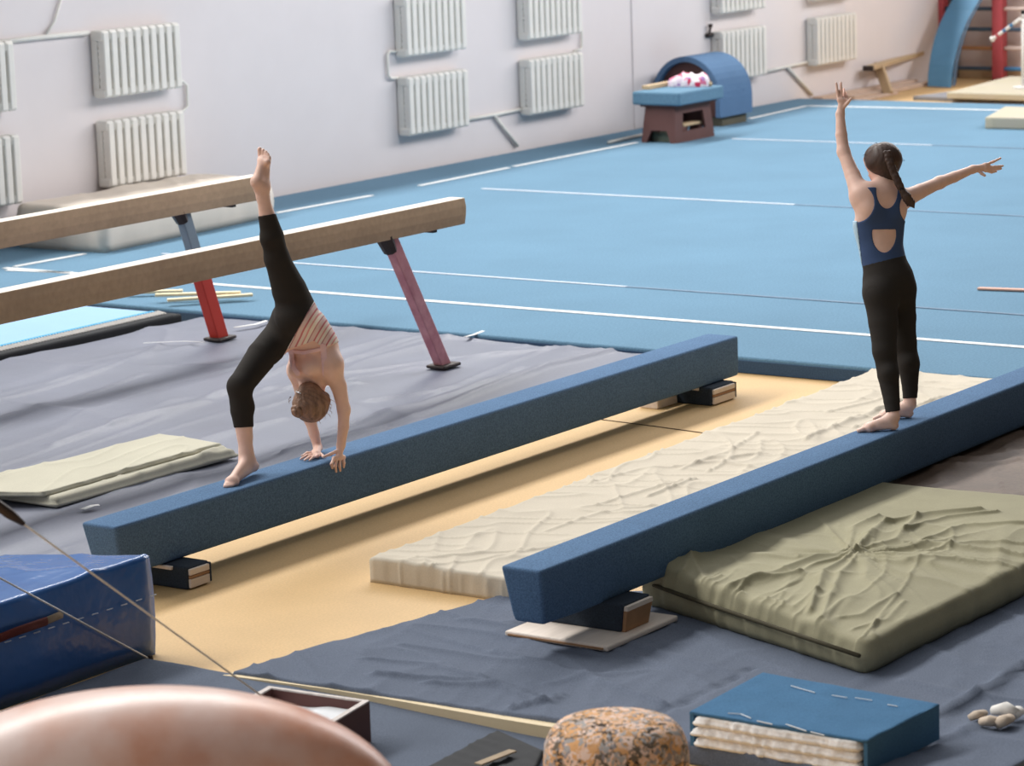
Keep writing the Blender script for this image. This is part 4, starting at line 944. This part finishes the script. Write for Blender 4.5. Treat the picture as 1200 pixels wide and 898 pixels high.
    pts = [(1039.5, 179, -.085), (1042, 188, -.095), (1045, 196, -.10), (1048, 203.5, -.10), (1051, 210, -.105), (1053.5, 216, -.105), (1056, 221, -.105)]
    bb_ = Body()
    for i, p in enumerate(pts[:-1]):
        q = pts[i+1]; a = J(*p); c = J(*q); sd = Rh*(.008 if i % 2 else -.008)
        for sgn in (-1, 1):
            bb_.cone(a+Rh*.009*sgn, (a+c)/2+Rh*.005*sgn*-1, .012, .0135, k=.004); bb_.cone((a+c)/2-Rh*.005*sgn, c+Rh*.007*sgn, .0135, .010, k=.004)
    lo3, sh3 = gridof(bb_, .0035); obj('braid', mesh_from(bb_.field(lo3, .0035, sh3), lo3, .0035, 'braid', 1), m_hair, ho, True)
    bar('hair_elastic', [J(1055, 219, -.105), J(1057.5, 223.5, -.105)], .0135, m_tie, ho)
    tb = Body(); tb.chain([J(1057, 223, -.105), J(1062, 230, -.10), J(1068, 238, -.085), J(1071, 243.5, -.075)], [.013, .021, .018, .004], k=.01); tb.chain([J(1058, 225, -.105), J(1062, 234, -.10), J(1063.5, 241.5, -.09)], [.012, .014, .003], k=.008)
    lo4, sh4 = gridof(tb, .0035); Ft = tb.field(lo4, .0035, sh4); Qt = coords(lo4, .0035, sh4); Ft = Ft+.0018*np.sin((Qt@Rh)*700)
    obj('braid_tail', mesh_from(Ft.astype(np.float32), lo4, .0035, 'braid_tail', 1), m_hair, ho, True)
    bm = bmesh.new(); rnd = random.Random(3)
    for k in range(16):
        a0 = rnd.choice([(1052, 182), (1053, 190), (1018, 182), (1016, 188), (1030, 170), (1054, 196)]); p = J(a0[0]+rnd.uniform(-2, 2), a0[1]+rnd.uniform(-3, 3), .0); sg = 1 if a0[0] > 1035 else -1
        q = p+Rh*.03*sg*rnd.uniform(.3, 1.0)+Zu*rnd.uniform(-.02, .02); m_ = (p+q)/2+Zu*rnd.uniform(0, .012); add_tube(bm, [p, m_, q], [.0011, .0011, .0006], 4)
    o = obj('loose_strands', bm, m_hair, ho); o['kind'] = 'stuff'
    face_parts(L, root, .98)
standing()
# ------------------------------------------------------------------ the gymnast in the walkover
def walkover():
    YC = 8.86; J = lambda x, y, Y=YC: WY(x, y, Y)
    root = thing('person', 'person in black leggings upside down in a walkover on the left low beam', 'person', tuple(W(330, 552, .342)))
    b = Body(); A_ = np.array([1., 0, 0]); Yv = np.array([0, 1., 0])
    # pelvis and torso
    b.cone(J(345, 372, 8.80), J(341, 380, 8.93), .088, .088, k=.03, tags='body hips', n=unit([.35, 0, 1]), f=.95)
    b.cone(J(346, 376), J(358, 385.5), .100, .103, k=.05, tags='body hips torso', n=unit([.75, 0, .6]), f=.85)
    b.cone(J(358, 386), J(367.5, 409), .103, .116, k=.05, tags='body torso', n=unit([.95, 0, .3]), f=.80)
    b.cone(J(367.5, 409), J(368.5, 429), .116, .110, k=.05, tags='body torso', n=A_, f=.80)
    b.cone(J(386, 428, 8.76), J(350, 433, 8.95), .050, .050, k=.05, tags='body torso')
    b.ball(J(338, 393, 8.86), .06, k=.05, tags='body hips')
    for (x, y, Y) in ((374, 428, 8.80), (357, 430, 8.89)): b.ball(J(x, y, Y)-A_*.065, .04, k=.04, tags='body torso')
    b.cone(J(368, 436), J(366, 454), .044, .042, k=.03, tags='body neck')
    # raised leg (near)
    b.chain([J(350, 368, 8.81), J(339, 340, 8.815), J(324.5, 303, 8.82)], [.088, .077, .053], k=.03, tags='body legs legup')
    b.chain([J(324.5, 303, 8.82), J(319, 277, 8.82), J(312.5, 251, 8.825), J(308, 230, 8.83)], [.052, .049, .036, .028], k=.02, tags='body legs legup')
    b.ball(J(316, 280, 8.82), .034, k=.03, tags='body legs legup')
    # foot pointing up, sole towards the left
    hl, bl_, kn = J(299.5, 213, 8.83), J(309.5, 189, 8.835), J(308, 230, 8.83)
    b.cone(kn, J(307, 221, 8.83), .028, .03, k=.02, tags='body'); b.ball(J(301, 214.5, 8.83), .027, k=.025, tags='body'); b.cone(J(306, 220, 8.83), J(301, 213, 8.83), .03, .024, k=.02, tags='body')
    b.cone(J(308, 217, 8.83), J(310.5, 190, 8.835), .031, .025, k=.03, tags='body'); b.cone(J(301.5, 211, 8.83), J(308, 190, 8.835), .022, .022, k=.02, tags='body')
    b.cone(J(306.5, 187, 8.855), J(313.5, 190, 8.80), .018, .016, k=.02, tags='body')
    for (p, q, r) in (((305.5, 186), (304.3, 175), .0125), ((308.5, 186), (308.5, 176), .0092), ((311, 187), (311.8, 178), .0085), ((313, 188), (314.3, 180.5), .008), ((314.7, 190), (316, 184), .0075)):
        Y = 8.862-(p[0]-305)*.0065; finger(b, [J(*p, Y), J((p[0]+q[0])/2+.4, (p[1]+q[1])/2, Y), J(*q, Y)], r, r*.9, tags='body')
    # standing leg (far)
    b.chain([J(336, 386, 8.93), J(307, 417, 8.93), J(281, 453, 8.925)], [.080, .068, .054], k=.03, tags='body legs legdown')
    b.chain([J(281, 453, 8.925), J(283.5, 481, 8.92), J(287, 512, 8.91), J(288.5, 532, 8.905)], [.052, .049, .037, .031], k=.02, tags='body legs legdown')
    b.ball(J(287, 476, 8.92), .036, k=.03, tags='body legs legdown')
    ba, to = J(271, 561, 8.875), W(263, 570, .349)
    ft = unit([to[0]-ba[0], to[1]-ba[1], 0]); fsd = np.array([-ft[1], ft[0], 0]); base = np.array(W(272, 565, .358))
    b.cone(J(288.5, 530, 8.905), J(290, 540, 8.90), .031, .031, k=.02, tags='body'); b.cone(J(291, 541, 8.90), J(298, 546, 8.895), .03, .023, k=.025, tags='body')
    b.cone(J(289, 541, 8.90), base+Zu*.008, .030, .020, k=.03, tags='body'); b.cone(J(296, 548.5, 8.895), base, .018, .0165, k=.02, tags='body')
    b.cone(base+fsd*.016, base-fsd*.018, .0155, .015, k=.025, tags='body')
    for q, (v, ln_, r) in enumerate(((-.026, .05, .0115), (-.012, .05, .009), (0, .045, .008), (.012, .04, .0075), (.023, .032, .007))):
        v *= .74; r *= .92; p = base+fsd*v; finger(b, [p-ft*.015+Zu*.002, p+ft*ln_*.6-Zu*.004, p+ft*ln_*.95-Zu*.010], r, r*.85, tags='body')
    # near arm, fingers over the side of the beam
    b.chain([J(388, 431, 8.745), J(397, 453, 8.735), J(403, 480, 8.73)], [.046, .038, .029], k=.03, tags='body')
    b.chain([J(403, 480, 8.73), J(402.5, 500, 8.735), J(399.5, 522, 8.755)], [.029, .027, .021], k=.02, tags='body')
    b.ball(J(388, 426, 8.75), .045, k=.05, tags='body')
    zt = .342
    wp = np.array(J(399.5, 522, 8.755)); 
    b.cone(wp, J(397, 535, 8.752), .021, .017, k=.012, tags='body', n=unit([0, .6, .8]), f=.8)
    b.cone(J(391.5, 537.5, 8.748), J(402.5, 536, 8.748), .012, .012, k=.012, tags='body')
    for (p, m_, q) in (((391, 538), (388.5, 544), (389.5, 549)), ((394.5, 538.5), (393, 546.5), (394, 553)), ((398.5, 538), (398, 546.5), (398.7, 552)), ((402.5, 537), (403, 543), (402.8, 547.5))):
        finger(b, [J(*p, 8.746), J(*m_, 8.733), J(*q, 8.738)], .008, .0062)
    finger(b, [J(394, 529, 8.76), J(387, 532.5, 8.775), J(379, 535.5, 8.79)], .009, .0068)
    # far arm, hand flat on top
    b.chain([J(349, 436, 8.955), J(355, 462, 8.965), J(363, 490, 8.965)], [.044, .036, .029], k=.03, tags='body')
    b.chain([J(363, 490, 8.965), J(368, 508, 8.95), J(372.5, 525, 8.935)], [.028, .026, .0205], k=.02, tags='body')
    pw = W(371, 531.5, zt+.02); b.cone(J(372.5, 525, 8.935), pw, .0205, .017, k=.012, tags='body')
    b.cone(W(368, 530, zt+.013), W(372, 534.5, zt+.013), .012, .012, k=.015, tags='body')
    for (p, q) in (((366, 530.5), (354, 534.5)), ((367, 532.5), (352.5, 538)), ((369, 534), (357, 539.5)), ((371.5, 535), (363, 539.5))):
        a_, c_ = W(*p, zt+.012), W(*q, zt+.008); finger(b, [a_, (a_+c_)/2+Zu*.006, c_], .0078, .006)
    finger(b, [W(374, 531, zt+.02), W(377, 533.5, zt+.013), W(379.5, 536, zt+.008)], .009, .0068)
    # head
    hc_ = J(365.5, 469, 8.845); up = unit([.10, -.02, -1.0]); fc = unit([.93, .36, .0])
    L = head(b, hc_, up, fc, .98)
    lo, sh = gridof(b, HV); F = b.field(lo, HV, sh)
    obj('body', mesh_from(F, lo, HV, 'body'), m_skin, root, True)
    C_ = coords(lo, HV, sh); px_, py_, dz_ = proj(C_)
    sc_ = 248.0
    G = b.field(lo, HV, sh, {'hips', 'legs', 'torso'})-.0045
    waist = halfplane(px_, py_, (365, 359), (335.5, 411))/sc_          # positive on the hip side
    hem_up = (252-py_+ (px_-313)*-.16)/sc_                             # cut above the raised ankle
    hem_dn = (py_-501+(px_-285)*.05)/sc_
    up_side = py_ < 330
    weff = np.where((py_ < 352) | (py_ > 428) | (px_ < 322), -9, -waist)
    F2 = np.maximum.reduce([G, weff, np.where(up_side, hem_up, -9), np.where((py_ > 440) & (px_ < 325), hem_dn, -9)])
    F2 = np.where((py_ > 427) & (px_ > 321), 9, F2)
    obj('leggings', mesh_from(F2.astype(np.float32), lo, HV, 'leggings', 8), m_legging, root, True)
    # striped top with straps
    T = b.field(lo, HV, sh, {'torso', 'hips', 'legs'})-.0042
    def poly_hem(x): return np.interp(x, [325, 341, 355, 368, 379, 397, 410], [409, 408.5, 404, 399.5, 408, 401, 398])
    F3 = np.maximum.reduce([T, waist-.004, (py_-poly_hem(px_))/sc_])
    def stripes(k):
        g = k.n('ShaderNodeNewGeometry'); d = unit(R_*50-U_*29)
        vm = k.n('ShaderNodeVectorMath', operation='DOT_PRODUCT'); k.l(g.outputs['Position'], vm.inputs[0]); vm.inputs[1].default_value = tuple(d)
        mt_ = k.n('ShaderNodeMath', operation='MULTIPLY'); k.l(vm.outputs['Value'], mt_.inputs[0]); mt_.inputs[1].default_value = 17.0
        fr = k.n('ShaderNodeMath', operation='FRACT'); k.l(mt_.outputs[0], fr.inputs[0]); return fr.outputs[0]
    ms = ramp_mat('striped_jersey', stripes, [(0, (232, 208, 206)), (.22, (206, 128, 136)), (.34, (236, 222, 216)), (.55, (222, 160, 162)), (.66, (238, 230, 222)), (.86, (196, 140, 146)), (.94, (230, 206, 200))], .9)
    tp_ = obj('striped_top', mesh_from(F3.astype(np.float32), lo, HV, 'striped_top'), ms, root, True)
    T2 = b.field(lo, HV, sh, {'torso'})-.0075
    def strap(pts, w):
        P = np.array(pts, float); best = np.full(px_.shape, 1e9)
        for a, c in zip(P, P[1:]):
            d = c-a; t = np.clip(((px_-a[0])*d[0]+(py_-a[1])*d[1])/(d@d), 0, 1); best = np.minimum(best, np.hypot(px_-a[0]-t*d[0], py_-a[1]-t*d[1]))
        return (best-w)/sc_
    mid = proj(J(368, 420))[2]
    for pts, w in ((((341, 407), (342, 420), (344, 431), (349, 438)), 2.3), (((378.5, 406), (380, 420), (381.5, 439)), 2.9), (((338, 411), (355, 413.5), (368, 411), (381, 408)), 1.5)):
        Fs = np.maximum.reduce([T2, strap(pts, w+.8), dz_-mid]); obj('strap', mesh_from(Fs.astype(np.float32), lo, HV, 'strap', 1), m_pinkstrap, tp_, True)
    # hair with a bun
    hb_ = Body(); hb_.cone(L(0, -.018, .018), L(0, .018, .02), .087*.98, .076*.98, k=.01); hb_.cone(L(0, -.03, .0), L(0, -.03, -.045), .076, .055, k=.03)
    hb_.cone(L(-.06, 0, -.005), L(.06, 0, -.005), .028, .028, k=.03)
    lo2, sh2 = gridof(hb_, .004); H = hb_.field(lo2, .004, sh2); Q = coords(lo2, .004, sh2)-hc_
    cut = (Q@unit(fc-up*.75))-.034
    bun = WD(348.3, 482, proj(hc_)[2]-.07)
    dd_ = coords(lo2, .004, sh2)-bun; strands = .0022*np.sin(np.arctan2(dd_@Yv, dd_@A_)*30+(dd_@Zu)*120)
    ho = obj('hair', mesh_from(np.maximum(H+strands, cut).astype(np.float32), lo2, .004, 'hair'), m_hair_l, root, True)
    b2 = Body(); ax = unit(bun-hc_); s1 = unit(np.cross(ax, Zu)); s2 = np.cross(ax, s1)
    for k in range(22):
        t0, t1 = k/22*4*math.pi, (k+1)/22*4*math.pi; r = .024 if k < 11 else .010; hgt = (.0 if k < 11 else .012)
        b2.cone(bun+ax*hgt+(s1*math.cos(t0)+s2*math.sin(t0))*r, bun+ax*(hgt+.004)+(s1*math.cos(t1)+s2*math.sin(t1))*r, .0105, .0105, k=.0015)
    b2.cone(bun-ax*.03, bun, .018, .016, k=.01)
    lo3, sh3 = gridof(b2, .0035); obj('hair_bun', mesh_from(b2.field(lo3, .0035, sh3), lo3, .0035, 'hair_bun', 1), m_hair_l, ho, True)
    c0, c1 = WD(347, 459, proj(hc_)[2]-.055), WD(357, 462.5, proj(hc_)[2]-.07); bm = bmesh.new(); add_tube(bm, [c0-D*.01, (c0+c1)/2-D*.02, c1-D*.012], .0035, 8); obj('hair_clip', bm, m_clip, ho, True)
    bm = bmesh.new(); rnd = random.Random(5)
    for k in range(16):
        a0 = rnd.choice([(384, 482), (386, 470), (380, 487), (342, 466), (372, 491)]); p = J(a0[0]+rnd.uniform(-2, 2), a0[1]+rnd.uniform(-4, 4), 8.82); sg = 1 if a0[0] > 365 else -1
        q = p+Rh*.022*sg*rnd.uniform(.2, 1)-Zu*rnd.uniform(.0, .035); add_tube(bm, [p, (p+q)/2+Rh*.006*sg, q], [.0011, .0011, .0006], 4)
    o = obj('loose_strands', bm, m_hair_l, ho); o['kind'] = 'stuff'
    face_parts(L, root, .98)
walkover()
# ================================================================== LIGHT, CAMERA
def area(name, loc, aim, sx, sy, power, col):
    l = bpy.data.lights.new(name, 'AREA'); l.shape = 'RECTANGLE'; l.size = sx; l.size_y = sy; l.energy = power; l.color = col
    o = bpy.data.objects.new(name, l); COL.objects.link(o); o.location = loc
    o.rotation_euler = Vector(aim).to_track_quat('-Z', 'Y').to_euler(); return o
for x in range(-6, 48, 6):
    area('window_daylight', (x+3, 24, 19), (0, -.66, -.75), 6.0, 4.0, 1330, (1.0, .98, .95))
for x in (20, 27, 34, 41):
    area('wall_fill', (x, 9.4, 6.0), (-.58, .76, -.30), 5.5, 2.6, 420, (1.0, .98, .985))  # added unseen fill: brightens the long wall, angled to keep radiator gaps dark
w = bpy.data.worlds.new('gym_daylight'); bpy.context.scene.world = w; w.use_nodes = True
nt = w.node_tree; bg = nt.nodes['Background']; bg.inputs['Color'].default_value = (.95, .97, 1, 1)
tc = nt.nodes.new('ShaderNodeTexCoord'); vm = nt.nodes.new('ShaderNodeVectorMath'); vm.operation = 'DOT_PRODUCT'; vm.inputs[1].default_value = (-.25, .62, .74)
nt.links.new(tc.outputs['Generated'], vm.inputs[0])
mr = nt.nodes.new('ShaderNodeMapRange'); mr.interpolation_type = 'SMOOTHSTEP'; mr.inputs['From Min'].default_value = -.4; mr.inputs['From Max'].default_value = 1; mr.inputs['To Min'].default_value = .012; mr.inputs['To Max'].default_value = .50
nt.links.new(vm.outputs['Value'], mr.inputs['Value']); nt.links.new(mr.outputs[0], bg.inputs['Strength'])
cd = bpy.data.cameras.new('camera'); co = bpy.data.objects.new('camera', cd); COL.objects.link(co)
cd.sensor_width = 36; cd.sensor_fit = 'HORIZONTAL'; cd.lens = FPX/CW*36; cd.clip_end = 200; cd.clip_start = .05
m3 = Matrix((R_.tolist(), U_.tolist(), (-D).tolist())).transposed(); co.matrix_world = Matrix.Translation(V(CAM)) @ m3.to_4x4()
cd.dof.use_dof = True; cd.dof.focus_distance = 14.3; cd.dof.aperture_fstop = 4.4
sc = bpy.context.scene; sc.camera = co
sc.view_settings.view_transform = 'Standard'; sc.view_settings.look = 'None'; sc.view_settings.exposure = 0; sc.view_settings.gamma = 1; sc.view_settings.use_curve_mapping = False
